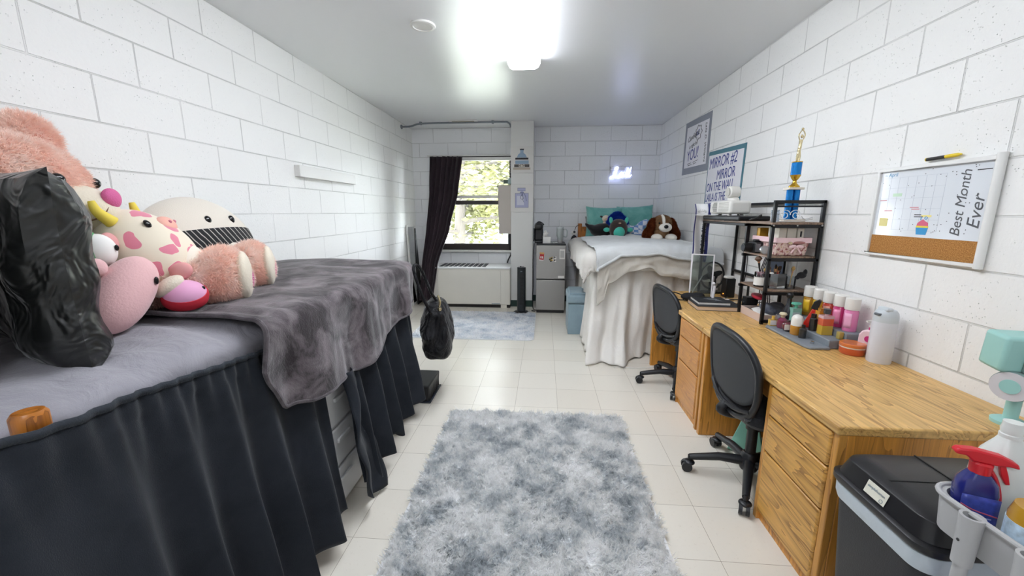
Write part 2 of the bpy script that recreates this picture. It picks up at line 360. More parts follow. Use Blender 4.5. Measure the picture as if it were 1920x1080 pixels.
# blind: slats pulled half down in front of the upper sash
bl = thing('window_blind', 'white mini blind with thin slats lowered over the upper half of the window', 'blind', (-1.15, YB - .06, 2.28))
part('head_rail', MB().bb(-.64, .64, -.02, .03, -.05, 0), mpaint, bl, bevel=.002)
sl = MB()
for k in range(20): sl.box((0, .005, -.075 - k * .0255), (1.24, .024, .0012), euler(R(6), 0, 0))
part('slat', sl, mat('blind_slat', 'F2F2EE', .4), bl, stuff=True)
part('bottom_rail', MB().bb(-.62, .62, -.012, .022, -.618, -.578), mpaint, bl, bevel=.003)
for x in (-.45, .45): part('ladder_cord', MB().cyl((x, .018, -.05), (x, .018, -.59), .0009, n=5), mpaint, bl)
# view outside
mgr = mat('meadow', 'C9CCBA', .9, var=.2, vs=.6)
tag(part('meadow', MB().bb(-40, 40, 6.9, 70, -1.2, -1.0), mgr), 'pale sunlit grass seen through the lower window pane', 'lawn', kind='stuff')
mleaf = mat('sunlit_leaf', '4a4a20', .6, var=.35, vs=.9); mbark = mat('tree_bark', '3f3a34', .9, bump=.01, bs=14)
def tree(loc, h, crown, n, lsz, label, seed, lean=0):
    rn = random.Random(seed); t = thing('tree', label, 'tree', loc, group='trees outside the window'); tr = MB(); tips = []
    tp = [(0, 0, 0), (lean * .1, 0, h * .2), (lean * .2, .1, h * .45), (lean * .5, 0, h * .7), (lean, 0, h)]
    tr.tube(smooth_pts(tp, 5), [.26 - .011 * i for i in range(21)], 10)
    for k in range(16):
        z = h * (.22 + .05 * k); a = rn.uniform(0, 2 * PI); L = rn.uniform(.7, 1.1) * crown * (1 - .35 * k / 16)
        p0 = Vector((lean * z / h, 0, z)); d = Vector((math.cos(a), math.sin(a), rn.uniform(-.1, .55)))
        P = smooth_pts([p0, p0 + d * L * .4 + Vector((0, 0, .1)), p0 + d * L * .75, p0 + d * L], 4); tr.tube(P, [.09 - .006 * i for i in range(13)], 6)
        tips += [P[5], P[8], P[11], P[12]]
    part('trunk', tr, mbark, t); lf = MB()
    for k in range(n):
        c = rn.choice(tips) + Vector((rn.gauss(0, 1), rn.gauss(0, 1), rn.gauss(0, .6))) * crown * .2; x, y, z = frame_from((rn.gauss(0, 1), rn.gauss(0, 1), rn.gauss(0, 1) + .5)); s = lsz * rn.uniform(.6, 1.3)
        lf.add([c - x * s, c - y * s * .5, c + x * s, c + y * s * .5], [(0, 1, 2, 3)])
    o = part('foliage', lf, mleaf, t, stuff=True); return t
tree((-2.9, 13.5, -1), 6.5, 2.4, 6500, .11, 'yellow green tree with a thick pale trunk nearest outside the window', 3, .3)
tree((-.6, 17, -1), 7.5, 3.0, 6500, .14, 'yellow green tree with drooping branches right of the thick trunk outside', 5, -.4)
tree((-5.6, 19, -1), 7, 3.2, 5500, .15, 'pale green tree standing farther back outside the window at left', 9, .2)
# ---------------------------------------------------------------- ceiling things
mdiff = mat('lamp_diffuser', 'FFFFFF', .4, emit='F2F7FF', es=LAMP)
pf = [(-.135, 0), (-.138, -.03), (-.12, -.062), (-.09, -.076), (.09, -.076), (.12, -.062), (.138, -.03), (.135, 0)]
def ceiling_light(y, L, label):
    cl = thing('ceiling_light', label, 'ceiling light', (-.188, y, ZC))
    part('housing', MB().bb(-.125, .125, -L - .005, L + .005, -.02, 0), mpaint, cl)
    part('diffuser', MB().prism(pf[::-1], -L, L, plane_M((0, 0, -.012), (1, 0, 0), (0, 0, 1))), mdiff, cl, smooth=False, label='glowing white prismatic diffuser')
    for yy in (-L - .006, L): part('end_cap', MB().prism(pf[::-1], 0, .006, plane_M((0, yy + .006, -.012), (1, 0, 0), (0, 0, 1))), mpaint, cl)
ceiling_light(2.37, 1.29, 'long white wraparound fluorescent ceiling light, switched on')
ceiling_light(-1.05, .5, 'added light behind the viewpoint, shaped as a short white fluorescent ceiling fixture, switched on')  # unseen fixture added to brighten the desk end, chairs and bed skirt
tag(part('ceiling_plate', MB().lathe([(.002, 0), (.085, 0), (.088, -.006), (.085, -.012), (.068, -.014), (.066, -.009), (.002, -.009)]), mpaint), 'round white cover plate on the ceiling left of the light', 'cover plate', loc=(-.86, 2.99, ZC))
v = thing('ceiling_vent', 'small slotted white air vent in the ceiling near the window', 'vent', (-1.17, 5.93, ZC))
part('frame', MB().bb(-.21, .21, -.06, .06, -.012, 0), mpaint, v, bevel=.003)
part('slot', MB().bb(-.16, .16, -.03, .03, -.015, -.0125), mat('vent_slot', '8a8578', .6), v)
pp = smooth_pts([(XL + .012, 5.95, 2.66), (-1.95, 5.955, 2.665), (-1.80, 5.96, 2.70), (-1.4, 5.96, 2.705), (-.62, 5.96, 2.705), (-.54, 5.965, 2.70), (-.505, 6.0, 2.68), (-.505, 6.1, 2.67)], 5)
pipe = thing('conduit_pipe', 'thin grey conduit running along the ceiling from left wall to column', 'pipe', (-1.3, 5.96, 2.70))
mpipe = mat('grey_conduit', '7f858c', .4, .6)
part('tube', MB().tube([p - Vector((-1.3, 5.96, 2.70)) for p in pp], .0125, 10), mpipe, pipe)
for x in (-.5, .55): part('clamp', MB().bb(x - .015, x + .015, -.02, .02, -.016, .025), mpipe, pipe, bevel=.002)
part('wall_flange', MB().cyl((-.789, -.01, -.04), (-.775, -.01, -.04), .03), mpipe, pipe)
# ================================================================ BACK OF THE ROOM
# convector heater under the window
h = thing('heater', 'long cream metal convector heater under the window', 'heater', (-1.11, 6.14, 0))
part('cabinet', MB().bb(-.615, .615, -.26, .27, .05, .60), mcream, h, bevel=.004)
part('access_panel', MB().bb(-.49, .47, -.268, -.2605, .055, .585), mcream, h, bevel=.002)
part('end_panel', MB().bb(.476, .612, -.266, -.2605, .055, .585), mcream, h, bevel=.002)
part('end_panel', MB().bb(-.612, -.496, -.266, -.2605, .055, .585), mcream, h, bevel=.002)
mwh = mat('white_enamel', 'E6E6E6', .35)
part('top_panel', MB().bb(-.618, .618, -.272, .275, .60, .622), mwh, h, bevel=.003)
gr = MB(); mdark = mat('dark_opening', '1c2024', .6)
for k in range(10): gr.bb(-.49 + k * .074, -.49 + k * .074 + .056, -.21, .19, .6225, .6245)
part('top_grille', gr, mdark, h, label='dark outlet openings')
part('plinth', MB().bb(-.61, .61, -.24, .25, 0, .05), mat('mottled_black', '1d1a18', .6, var=.5, vs=20), h)  # mottled near-black band below the cabinet
part('foot', MB().bb(.47, .56, -.25, -.242, .0, .052), mcream, h); part('foot', MB().bb(-.585, -.52, -.25, -.242, 0, .052), mcream, h)
part('badge', MB().bb(.33, .46, -.2715, -.2685, .062, .075), mat('badge_grey', '8a96a0', .4), h)
# window ledge apron and side bracket
tag(part('cable', MB().tube(smooth_pts([(-.515, 6.395, .83), (-.53, 6.39, .76), (-.57, 6.38, .68), (-.58, 6.36, .635)], 5), .011), mblackpl), 'short black cable running from the window sill down to the heater top', 'cable')
# box on the column's flank
b = thing('wall_cabinet', 'beige metal box fixed to the column side in front of the window', 'electrical box', (-.58, 6.18, 1.12))
part('body', MB().bb(-.10, .087, -.14, .12, 0, .72), mat('beige_metal', 'BDB5AD', .5), b, bevel=.006)
part('side_flange', MB().bb(-.113, -.1005, -.10, .10, .25, .70), mat('beige_metal', 'BDB5AD', .5), b, bevel=.003)
part('cable_gland', MB().bb(.03, .085, -.05, .05, -.16, -.001), mblackpl, b, bevel=.006)
j = thing('junction_box', 'small dark box with a looped wire above the beige box by the window', 'electrical box', (-.58, 6.2, 1.87))
part('body', MB().bb(-.04, .05, -.03, .03, .0, .055), mat('green_grey', '4b5b50', .5), j, bevel=.004)
part('wire', MB().tube(smooth_pts([(-.04, 0, .03), (-.10, 0, .02), (-.13, 0, -.02), (-.12, 0, -.08), (-.09, 0, -.115)], 6), .005, 8), mblackpl, j)
part('cap', MB().lathe([(.002, 0), (.03, 0), (.04, .01), (.04, .06), (.015, .09), (.002, .09)], (.055, 0, -.01), rot=euler(0, R(0), 0)), mat('blue_grey_plastic', '9fb4b8', .4), j)
# curtain: gathered at the rod, swept to the left
mcurt = cloth_mat('plum_curtain', '2A2026', '34282e', 4, .8, .25, .002, 250)
def cfn(u, vv):
    z = 2.285 - vv * (2.285 - .12); t = vv
    L = [(-1.775, 6.30), (-1.79, 6.22), (-1.81, 6.05), (-1.83, 5.86), (-1.87, 5.80)]; Rr = [(-1.27, 6.30), (-1.33, 6.22), (-1.44, 6.08), (-1.60, 5.88), (-1.67, 5.80)]
    def ev(P):
        k = min(3.999, t * 4); i = int(k); f = k - i; f = f * f * (3 - 2 * f) * .3 + f * .7
        return [P[i][q] * (1 - f) + P[i + 1][q] * f for q in (0, 1)]
    l, r = ev(L), ev(Rr); amp = .035 * (1 - .35 * t)
    x = l[0] + (r[0] - l[0]) * u + .012 * math.sin(u * 40 + 2 * t); y = (l[1] + (r[1] - l[1]) * u) + amp * math.sin(u * 2 * PI * 6.5 + 1.5 * t + math.sin(u * 9)) + .01 * nz(u * 8, t * 6)
    return (x, y - .02, z)
c = thing('curtain', 'dark plum blackout curtain hanging at the window and swept to the left', 'curtain', (0, 0, 0))
part('panel', MB().grid(cfn, 150, 40), mcurt, c, solid=.004)
part('rod', MB().cyl((-1.83, 6.33, 2.305), (-.5, 6.33, 2.305), .009), mpaint, c)
# frames leaning in the corner
lm = thing('leaning_mirror', 'narrow white framed mirror leaning in the back left corner', 'mirror', (-2.03, 6.05, 0)); M0 = Matrix.Rotation(R(-2), 4, 'Y')
fr = MB(); fr.M = M0
fr.bb(-.015, .01, -.13, -.10, 0, 1.25).bb(-.015, .01, .19, .22, 0, 1.25).bb(-.015, .01, -.10, .19, 1.22, 1.25).bb(-.015, .01, -.10, .19, 0, .03)
part('frame', fr, mpaint, lm, bevel=.003); q = MB(); q.M = M0
part('mirror_glass', q.bb(-.005, .002, -.10, .19, .03, 1.22), mat('silver_mirror', 'E8ECEC', .03, 1), lm)
bd = MB().prism([(-.10, 0), (.15, 0), (-.06, 1.2), (-.09, 1.2)], 0, .015, plane_M((0, 0, 0), (0, 1, 0), (0, 0, 1)))
tag(part('black_board', bd, mat('matte_black', '141416', .7), bevel=.002), 'black tapering board leaning beside the white framed mirror', 'board', loc=(-1.985, 6.1, 0))
# prints on the column
def canvas(name, z0, z1, label):
    o = thing(name, label, 'wall print', ((CX0 + CX1) / 2, CY0 - .001, z0), group='canvas prints on the column'); part('canvas', MB().bb(-.166, .166, -.018, 0, 0, z1 - z0), mat('canvas_white', 'D9D7D3', .6), o, bevel=.002); return o
mink = mat('ink_black', '2a2a2e', .6); mgr1 = mat('ink_grey', '7d8087', .6); mbl1 = mat('ink_blue', '8FA6BD', .6); mlav = mat('ink_lavender', 'A9ABC8', .6); mbei = mat('ink_beige', 'B5A99a', .6)
def F(y=-.0195): return plane_M((0, y, 0), (1, 0, 0), (0, 0, 1))
o = canvas('book_stack_print', 2.005, 2.37, 'upper column print of a perfume bottle on stacked fashion books')
part('picture', MB().prism([(-.13, .045), (.12, .045), (.12, .075), (-.13, .075)], -.0004, .0006, F()), mbei, o, smooth=False)
part('picture', MB().prism([(-.115, .08), (.105, .08), (.105, .12), (-.115, .12)], -.0004, .0006, F()), mat('ink_charcoal', '55504c', .6), o, smooth=False)
part('picture', MB().prism([(-.10, .125), (.095, .125), (.095, .175), (-.10, .175)], -.0004, .0006, F()).prism([(-.08, .215), (.07, .215), (.045, .26), (.03, .27), (.018, .285), (.022, .32), (-.03, .32), (-.026, .285), (-.04, .27), (-.055, .26)], -.0004, .0006, F()), mbl1, o, smooth=False)
part('picture', MB().prism([(-.10, .185), (.09, .185), (.09, .212), (-.10, .212)], -.0004, .0006, F()).prism([(-.03, .318), (.022, .318), (.03, .335), (-.035, .335)], -.0004, .0008, F()), mink, o, smooth=False)
part('lettering', text_mb('D&G', .042, plane_M((-.005, -.0208, .086), (1, 0, 0), (0, 0, 1)), align='CENTER', bold=.001, depth=.0003), mat('ink_cream', 'E9E2D4', .6), o, smooth=False)
o = canvas('perfume_print', 1.445, 1.845, 'lower column print of a square perfume bottle with a ribbon')
part('picture', MB().prism([(-.10, .065), (.095, .065), (.095, .27), (-.10, .27)], -.0004, .0005, F()).prism([(-.025, .27), (.025, .27), (.02, .305), (-.02, .305)], -.0004, .0005, F()).prism([(-.065, .305), (.05, .305), (.05, .345), (-.065, .345)], -.0004, .0005, F()), mlav, o, smooth=False)
part('picture', MB().prism([(-.075, .10), (.03, .10), (.03, .235), (-.075, .235)], .0004, .0010, F()), mat('ink_paleblue', 'CBCCD8', .6), o, smooth=False)
ln = MB(); yy = -.021
for P in ([(-.10, .065), (.095, .065), (.095, .27), (-.10, .27)], [(-.065, .305), (.05, .305), (.05, .345), (-.065, .345)]): ln.tube([(a, yy, b) for a, b in P], .0022, 6, closed=True)
ln.tube([(a, yy, b) for a, b in ((-.03, .28), (.03, .28))], .004, 6)
ln.tube(smooth_pts([(.01, yy, .27), (-.02, yy, .22), (-.015, yy, .19), (.02, yy, .19), (.02, yy, .22), (.0, yy, .26), (.02, yy, .16), (.035, yy, .145)], 5), .003, 6); ln.tube(smooth_pts([(.03, yy, .27), (.055, yy, .22), (.065, yy, .16)], 5), .003, 6)
part('outline', ln, mat('ink_navy', '4b5575', .6), o)
# tower fan
tf = thing('tower_fan', 'slim black tower fan on a round base in front of the column', 'fan', (-.31, 5.62, 0))
part('base', MB().lathe([(.002, 0), (.115, 0), (.118, .008), (.10, .022), (.05, .03), (.002, .03)]), mblackpl, tf)
part('housing', MB().prism([(.062 * math.cos(a) , .058 * math.sin(a)) for a in [2 * PI * k / 28 for k in range(28)]], .0, .64, Matrix.Translation((0, 0, .03))), mat('tower_black', '1d2226', .3), tf, bevel=.004)
part('outlet_grille', MB().prism([(-.026, -.003), (.026, -.003), (.026, .003), (-.026, .003)], .1, .56, Matrix.Translation((.008, -.058, .03))), mat('tower_slot', '0a0a0b', .5), tf)
lv = MB()
for k in range(22): lv.bb(-.018, .034, -.0635, -.0605, .14 + k * .02, .147 + k * .02)
part('louvre', lv, mblackpl, tf, stuff=True)
part('control_knob', MB().cyl((-.01, 0, .67), (-.01, 0, .685), .012).cyl((.02, .01, .67), (.02, .01, .68), .008), mblackpl, tf)
part('badge', MB().bb(-.012, .014, -.0605, -.0585, .615, .621), mat('badge_grey', '8a96a0', .4), tf)
# fridge
t = NT('brushed_steel'); n1 = t.n('ShaderNodeTexNoise', in_Vector=t.obj((3, 3, 260)), in_Scale=1.0, in_Detail=3)
t.p(Base_Color=lin('A9A7A4'), Metallic=.85, Roughness=t.n('ShaderNodeMapRange', i0=n1.outputs[0], i1=.3, i2=.7, i3=.38, i4=.48).outputs[0]); msteel = t.m
fx0, fx1, fy = -.10, .315, 5.62
fg = thing('mini_fridge', 'stainless two door mini fridge standing right of the column', 'fridge', ((fx0 + fx1) / 2, fy, 0)); hw = (fx1 - fx0) / 2
part('cabinet', MB().bb(-hw + .004, hw - .004, .045, .52, .03, 1.0), mat('fridge_black', '1f2022', .4), fg, bevel=.006)
part('door', MB().bb(-hw, hw, 0, .04, .505, .985), msteel, fg, bevel=.006, label='upper freezer door')
part('door', MB().bb(-hw, hw, 0, .04, .045, .49), msteel, fg, bevel=.006, label='lower refrigerator door')
part('kick_plate', MB().bb(-hw + .01, hw - .01, .02, .045, .0, .04), mblackpl, fg)
part('top_panel', MB().bb(-hw, hw, 0, .52, .988, 1.0025), mat('fridge_black', '1f2022', .4), fg, bevel=.003)
pw = mat('paper_white', 'E4E2DD', .6)
lb = part('energy_sticker', MB().bb(.12, .195, -.002, 0, .79, .93), pw, fg); part('print', MB().bb(.13, .185, -.003, -.0021, .81, .91), mat('print_grey', 'b9b9b4', .6), lb)
part('energy_sticker', MB().bb(.105, .19, -.002, 0, .515, .552), pw, fg)
m1 = thing('fridge_magnet', 'red label shaped magnet tilted on the upper fridge door', 'magnet', (-.022 + .0, fy - .003, .83)); mr = Matrix.Rotation(R(6), 4, 'Y')
q = MB(); q.M = mr; part('tag', q.bb(-.03, .03, -.004, 0, -.06, .03), mat('magnet_red', 'B02A30', .5), m1, bevel=.003)
q = MB(); q.M = mr; part('top_band', q.bb(-.036, .03, -.005, 0, .03, .055), mat('magnet_tan', 'C4995E', .5), m1, bevel=.003)
q = MB(); q.M = mr; part('mark', q.bb(-.018, -.005, -.006, -.004, -.03, 0).bb(.003, .016, -.006, -.004, -.03, 0).bb(-.03, .03, -.006, -.004, -.06, -.05), pw, m1)
m2 = thing('fridge_magnet', 'cluster magnet of small black, white and gold pieces on the fridge door', 'magnet', (.135, fy - .003, .79)); rn = random.Random(4)
for nm, mm_, n in (('piece', mink, 6), ('piece', pw, 5), ('piece', mat('magnet_gold', 'B79A4A', .4, .4), 5)):
    q = MB()
    for k in range(n): q.ell((rn.uniform(-.045, .045), -.002, rn.uniform(-.035, .04)), (rn.uniform(.008, .016), .004, rn.uniform(.008, .014)), n=10, m=6)
    part(nm, q, mm_, m2)
# on the fridge
k = thing('coffee_maker', 'black single cup coffee maker on the fridge beside the column', 'coffee maker', (-.05, 5.86, 1.004)); k.scale = (1.1, 1.1, 1.1)
q = MB().bb(-.075, .035, -.08, .10, 0, .03); q.bb(-.075, .035, .0, .10, .03, .20); part('body', q, mblackpl, k, bevel=.012)
part('brew_head', MB().ell((-.02, -.01, .215), (.058, .10, .05), e=3), mat('satin_black', '1b1c1e', .3), k); part('water_tank', MB().bb(-.09, -.076, -.06, .09, .02, .19), mat('smoke_tank', '2a2d30', .2), k, bevel=.004)
part('lid_handle', MB().tube(smooth_pts([(-.05, -.02, .255), (-.02, -.03, .275), (.02, -.02, .26), (.045, -.01, .235)], 5), .008), mblackpl, k)
tb = thing('tissue_box', 'white cube tissue box with a tissue pulled up on the fridge', 'tissue box', (.045, 5.80, 1.004))
part('carton', MB().bb(-.055, .055, -.055, .055, 0, .09), pw, tb, bevel=.003)
part('tissue', MB().grid(lambda u, v_: (-.045 + .06 * u + .03 * (v_ - .5), .03 * math.sin(u * 9) * (1 - v_), .088 + .10 * v_ * (1 - .5 * u) + .012 * math.sin(u * 12 + v_ * 4)), 14, 8), pw, tb, solid=.001)
tm = thing('tumbler', 'pale grey handled travel tumbler with straw standing on the fridge', 'tumbler', (.235, 5.84, 1.004)); mgy = mat('powder_grey', 'A9B0AE', .45)
part('body', MB().lathe([(.002, 0), (.034, 0), (.038, .07), (.040, .085), (.049, .10), (.051, .21), (.002, .21)]), mgy, tm); part('lid', MB().lathe([(.002, .21), (.051, .21), (.051, .222), (.03, .232), (.002, .232)]), mat('clear_lid', 'cfd4d4', .2), tm)
part('handle', MB().tube(smooth_pts([(.048, 0, .195), (.085, 0, .195), (.10, 0, .17), (.10, 0, .11), (.09, 0, .085), (.05, 0, .095)], 5), .009), mgy, tm); part('straw', MB().cyl((-.005, 0, .225), (-.012, 0, .33), .004), mat('clear_lid', 'cfd4d4', .2), tm)
part('band', MB().lathe([(.0345, .0), (.0365, .0), (.0385, .05), (.0365, .05)]), mat('steel_band', 'b9b9b9', .3, .8), tm)
tag(part('small_clutter', MB().tube(smooth_pts([(0, 0, .006), (.03, .01, .012), (.05, -.01, .006), (.08, 0, .01), (.10, .01, .006)], 5), .006), mat('white_plastic', 'DADADA', .4)), 'white charging cable lying between tissue box and tumbler', 'cable', loc=(.10, 5.76, 1.004))
tag(part('power_cord', MB().tube(smooth_pts([(0, 0, 0), (-.02, .02, -.25), (-.012, .03, -.55), (-.02, .02, -.85), (-.01, 0, -.98), (.04, -.05, -.99), (-.03, -.10, -.985), (.02, -.14, -.99)], 6), .005, 8), mblackpl), 'black power cord hanging between the column and the fridge', 'cord', loc=(-.132, 5.80, 1.0))
# ottoman
t = cloth_mat('blue_grey_fabric', '869BA5', '90a5af', 6, .8, .2, .001, 500)
ot = thing('storage_ottoman', 'blue grey storage ottoman with padded lid beside the right bed', 'ottoman', (.505, 4.85, 0))
part('base', MB().bb(-.20, .20, -.23, .24, 0, .37), t, ot, bevel=.008, seg=3); part('lid', MB().bb(-.21, .21, -.24, .25, .375, .485), t, ot, bevel=.03, seg=4)
part('seat_pad', MB().bb(-.185, .185, -.21, .22, .48, .505), t, ot, bevel=.012, seg=3)
# rugs
def rug(name, cx, cy, w, l, n, rot, label, seed, L, wd, col):
    fm_ = fur_mat(name + '_pile', col, 6.0, .5, 70, .34, .62, 6)
    o = thing(name, label, 'rug', (cx, cy, 0), rot); rr = .07; out = []
    for sx, sy, a0 in ((1, -1, -90), (1, 1, 0), (-1, 1, 90), (-1, -1, 180)):
        for k in range(7): a = R(a0 + 15 * k); out.append((sx * (w / 2 - rr) + rr * math.cos(a), sy * (l / 2 - rr) + rr * math.sin(a)))
    part('backing', MB().prism(out, .001, .010), mat('rug_backing', 'E2E3E5', .9), o)
    src = MB().grid(lambda u, v_: ((u - .5) * (w - .02), (v_ - .5) * (l - .02), .012 + .006 * nz(u * w * 12, v_ * l * 12, 3)), 70, 90)
    ins = lambda P: ~((np.abs(P[:, 0]) > w / 2 - rr) & (np.abs(P[:, 1]) > l / 2 - rr) & (np.hypot(np.abs(P[:, 0]) - (w / 2 - rr), np.abs(P[:, 1]) - (l / 2 - rr)) > rr))
    fur('pile', src, n, L, wd, fm_, o, lean=(.15, -.35, 0), rnd=.55, seed=seed, keep=ins, curl=.3, clump=.026 if L > .03 else .02); return o
rug('shag_rug', -.045, 1.48, 1.22, 2.36, 210000, 0, 'large shaggy grey and white mottled rug in the middle of the floor', 2, .046, .0046, ('C4C9CD', 'E2E5E7', 'F8F8F7', 'FFFFFF'))
rug('low_pile_rug', -.83, 4.96, 1.47, 1.26, 60000, 0, 'smaller pale grey rug in front of the window heater', 3, .020, .004, ('C8D0DA', 'E6EAEF', 'F6F7F9', 'FFFFFF'))
# ---------------------------------------------------------------- right bed
def drape(rect, z, over, r=.06, amp=.02, freq=18, seed=0, flare=.0, wr=.01, top=None, hemz=None):
    # cloth laid over a rectangle; over = function(side, t) -> overhang length; sides: x0,x1,y0,y1 enabled by key
    x0, x1, y0, y1 = rect
    def fn(X, Y):
        cx = min(max(X, x0), x1); cy = min(max(Y, y0), y1); ox, oy = X - cx, Y - cy; d = math.hypot(ox, oy)
        zz = z + (top(cx, cy) if top else 0) + wr * (nz(X * 3 + seed, Y * 3) + .5 * nz(X * 8 + seed, Y * 8))
        if d < 1e-6: return (X, Y, zz)
        ux, uy = ox / d, oy / d; q = r * PI / 2
        if d < q: hh, dn = r * math.sin(d / r), r * (1 - math.cos(d / r))
        else: hh, dn = r, r + d - q
        s = cy * abs(ux) + cx * abs(uy) + math.atan2(abs(oy), abs(ox)) * .2; w_ = min(1, max(0, dn - .02) / .35)
        f = amp * w_ * (math.sin(s * freq + seed + 1.3 * nz(s * 3, seed)) + .6 * math.sin(s * freq * 1.9 + 2 * seed + dn)) + flare * dn
        hh += f; return (cx + ux * hh, cy + uy * hh, zz - dn)
    return fn
BX0, BX1, BY0, BY1 = .50, 1.70, 4.02, 6.36
bfr = thing('bed', 'raised wooden bed frame under the pale grey bedding at right', 'bed', (BX0, BY1, 0)); moakp = oak_mat('oak_post', 2, 'B5702B', '7a4416')
part('post', MB().bb(.03, .09, -.08, -.02, 0, 1.27), moakp, bfr, bevel=.006)
part('post', MB().bb(.08, .14, -2.24, -2.18, 0, .93), moakp, bfr, bevel=.006)
part('post', MB().bb(1.10, 1.16, -2.24, -2.18, 0, .93), moakp, bfr, bevel=.006); part('post', MB().bb(1.12, 1.18, -.08, -.02, 0, 1.27), moakp, bfr, bevel=.006)
part('headboard', MB().bb(.071, 1.119, -.065, -.035, .80, 1.22), moakp, bfr, bevel=.004)
part('side_rail', MB().bb(.09, .12, -2.17, -.09, .75, .90), moakp, bfr, bevel=.004); part('side_rail', MB().bb(1.13, 1.16, -2.21, -.09, .75, .90), moakp, bfr, bevel=.004)
part('mattress', MB().bb(.075, 1.115, -2.2, -.09, .86, 1.03), mat('mattress_white', 'D5D5D5', .8), bfr, bevel=.05, seg=4)
mgb = cloth_mat('pale_grey_blanket', 'BEC0C0', 'D0D3D4', 2.5, .85, .4, .002, 200, wr=.006); mbg = cloth_mat('greige_sheet', 'CBC7C0', 'D4D0C9', 3, .85, .2, .001, 300, wr=.006); mwsh = cloth_mat('off_white_sheet', 'E2DED7', 'E8E5E0', 3, .8, .1, .001, 300, wr=.008)
# hanging sheets
def sheet_front(u, v_):
    s = u; z = .97 - v_ * .96; k = v_ ** 1.5
    x = .512 + s * 1.20 - .10 * k * (1 - s) ** 2; fl = min(1, max(0, (1.0 - x) / .2)); y = 3.965 - .30 * v_ ** 2.6 * (1 - .35 * s) * fl - .02 * v_ - .035 * math.sin(s * 34 + 2 * nz(s * 5, v_)) * (.25 + v_) - .02 * math.sin(s * 71 + v_ * 2) * v_ + .05 * nz(s * 6, v_ * 3)
    return (x, y, max(.006 + .012 * abs(math.sin(s * 30)), z))
tag(part('hanging_sheet', MB().grid(sheet_front, 130, 50), mwsh, solid=.004), 'off white sheet hanging from the foot of the right bed to the floor', 'bed skirt')
def sheet_side(u, v_):
    y = 3.97 + u * 1.15; z = .9 - v_ * .88
    return (.515 - .05 * v_ ** 2 - .022 * math.sin(u * 30 + nz(u * 4, v_)) * (.2 + v_), y, z)
tag(part('hanging_sheet', MB().grid(sheet_side, 80, 30), mwsh, solid=.004), 'off white sheet hanging down the left side of the right bed at its foot end', 'bed skirt')
def sheet_side2(u, v_):
    y = 5.14 + u * 1.1; z = .9 - v_ * .86
    return (.535 - .02 * v_ - .02 * math.sin(u * 26 + nz(u * 4, v_)) * (.2 + v_), y, z)
tag(part('hanging_sheet', MB().grid(sheet_side2, 60, 24), mbg, solid=.004), 'grey sheet hanging at the head end of the right bed behind the ottoman', 'bed skirt')
# comforter
cover = drape((BX0 - .005, BX1 - .01, BY0 - .03, BY1 - .12), 1.075, None, r=.10, amp=.016, freq=13, seed=1, flare=.06, wr=.012, top=lambda x, y: .02 * math.sin((x - BX0) * 2.6) - .02)
def cfo(u, v_):
    Y = BY0 - .03 - .24 + v_ * (BY1 - .12 - BY0 + .27); hang = .27 + .04 * nz(Y * 2.2, 4) - .10 * max(0, (Y - 5.3)); X = BX0 - .005 - hang + u * (BX1 - BX0 - .005 + hang)
    return cover(X, Y)
tag(part('comforter', MB().grid(cfo, 90, 110), mbg, solid=.02), 'greige comforter covering the right bed and hanging down its left side', 'comforter')
cover2 = drape((BX0 + .03, BX1 - .01, BY0 - .05, BY1 - .5), 1.098, None, r=.10, amp=.012, freq=14, seed=3, flare=.02, wr=.022, top=lambda x, y: .03 * math.sin((x - BX0) * 2.6) - .02)
def hemf(a): # overhang length along the foot end, by x fraction
    P = [(0, .62), (.06, .56), (.10, .40), (.28, .30), (.42, .26), (.55, .33), (.75, .37), (1, .38)]
    for i in range(len(P) - 1):
        if a <= P[i + 1][0]: f = (a - P[i][0]) / (P[i + 1][0] - P[i][0]); f = f * f * (3 - 2 * f); return P[i][1] * (1 - f) + P[i + 1][1] * f
    return P[-1][1]
def cfb(u, v_):
    X = BX0 + .02 + u * (BX1 - BX0 - .04); a = u; Y = BY0 - .02 - hemf(a) * (1 - v_); p = cover2(X, Y); return (p[0], p[1] - .02 - .02 * nz(u * 9, v_ * 5), p[2] - .01)
tag(part('folded_sheet', MB().grid(cfb, 110, 40), cloth_mat('taupe_sheet', 'C2BDB3', 'CCC7BE', 3, .85, .15, .001, 300, wr=.012), solid=.006), 'taupe sheet hanging below the blanket at the foot of the right bed', 'sheet')
def topb(u, v_):
    hg = [(0, .30), (.07, .26), (.2, .16), (.5, .15), (.8, .20), (1, .22)]; a = u; L = hg[-1][1]
    for i in range(len(hg) - 1):
        if a <= hg[i + 1][0]: f = (a - hg[i][0]) / (hg[i + 1][0] - hg[i][0]); L = hg[i][1] * (1 - f) + hg[i + 1][1] * f; break
    X = BX0 + .0 + u * (BX1 - BX0 - .02); Y = BY0 - .03 - L + v_ * (1.45 + L + .2 * math.sin(u * 3)); p = cover2(X, Y); return (p[0], p[1] - .035 * (1 if Y < BY0 else 0) * min(1, (BY0 - Y) * 12 if Y < BY0 else 0), p[2] + .022 + .01 * nz(u * 7, v_ * 9))
bk_ = thing('throw_blanket', 'soft pale grey throw blanket folded over the foot of the right bed', 'blanket', (0, 0, 0))
part('cloth', MB().grid(topb, 110, 90), mgb, bk_, solid=.016)
hem = [Vector(topb(i / 60, 0)) for i in range(61)]
part('hem', MB().tube([p + Vector((0, -.006, .004)) for p in hem], .014, 8), mgb, bk_)
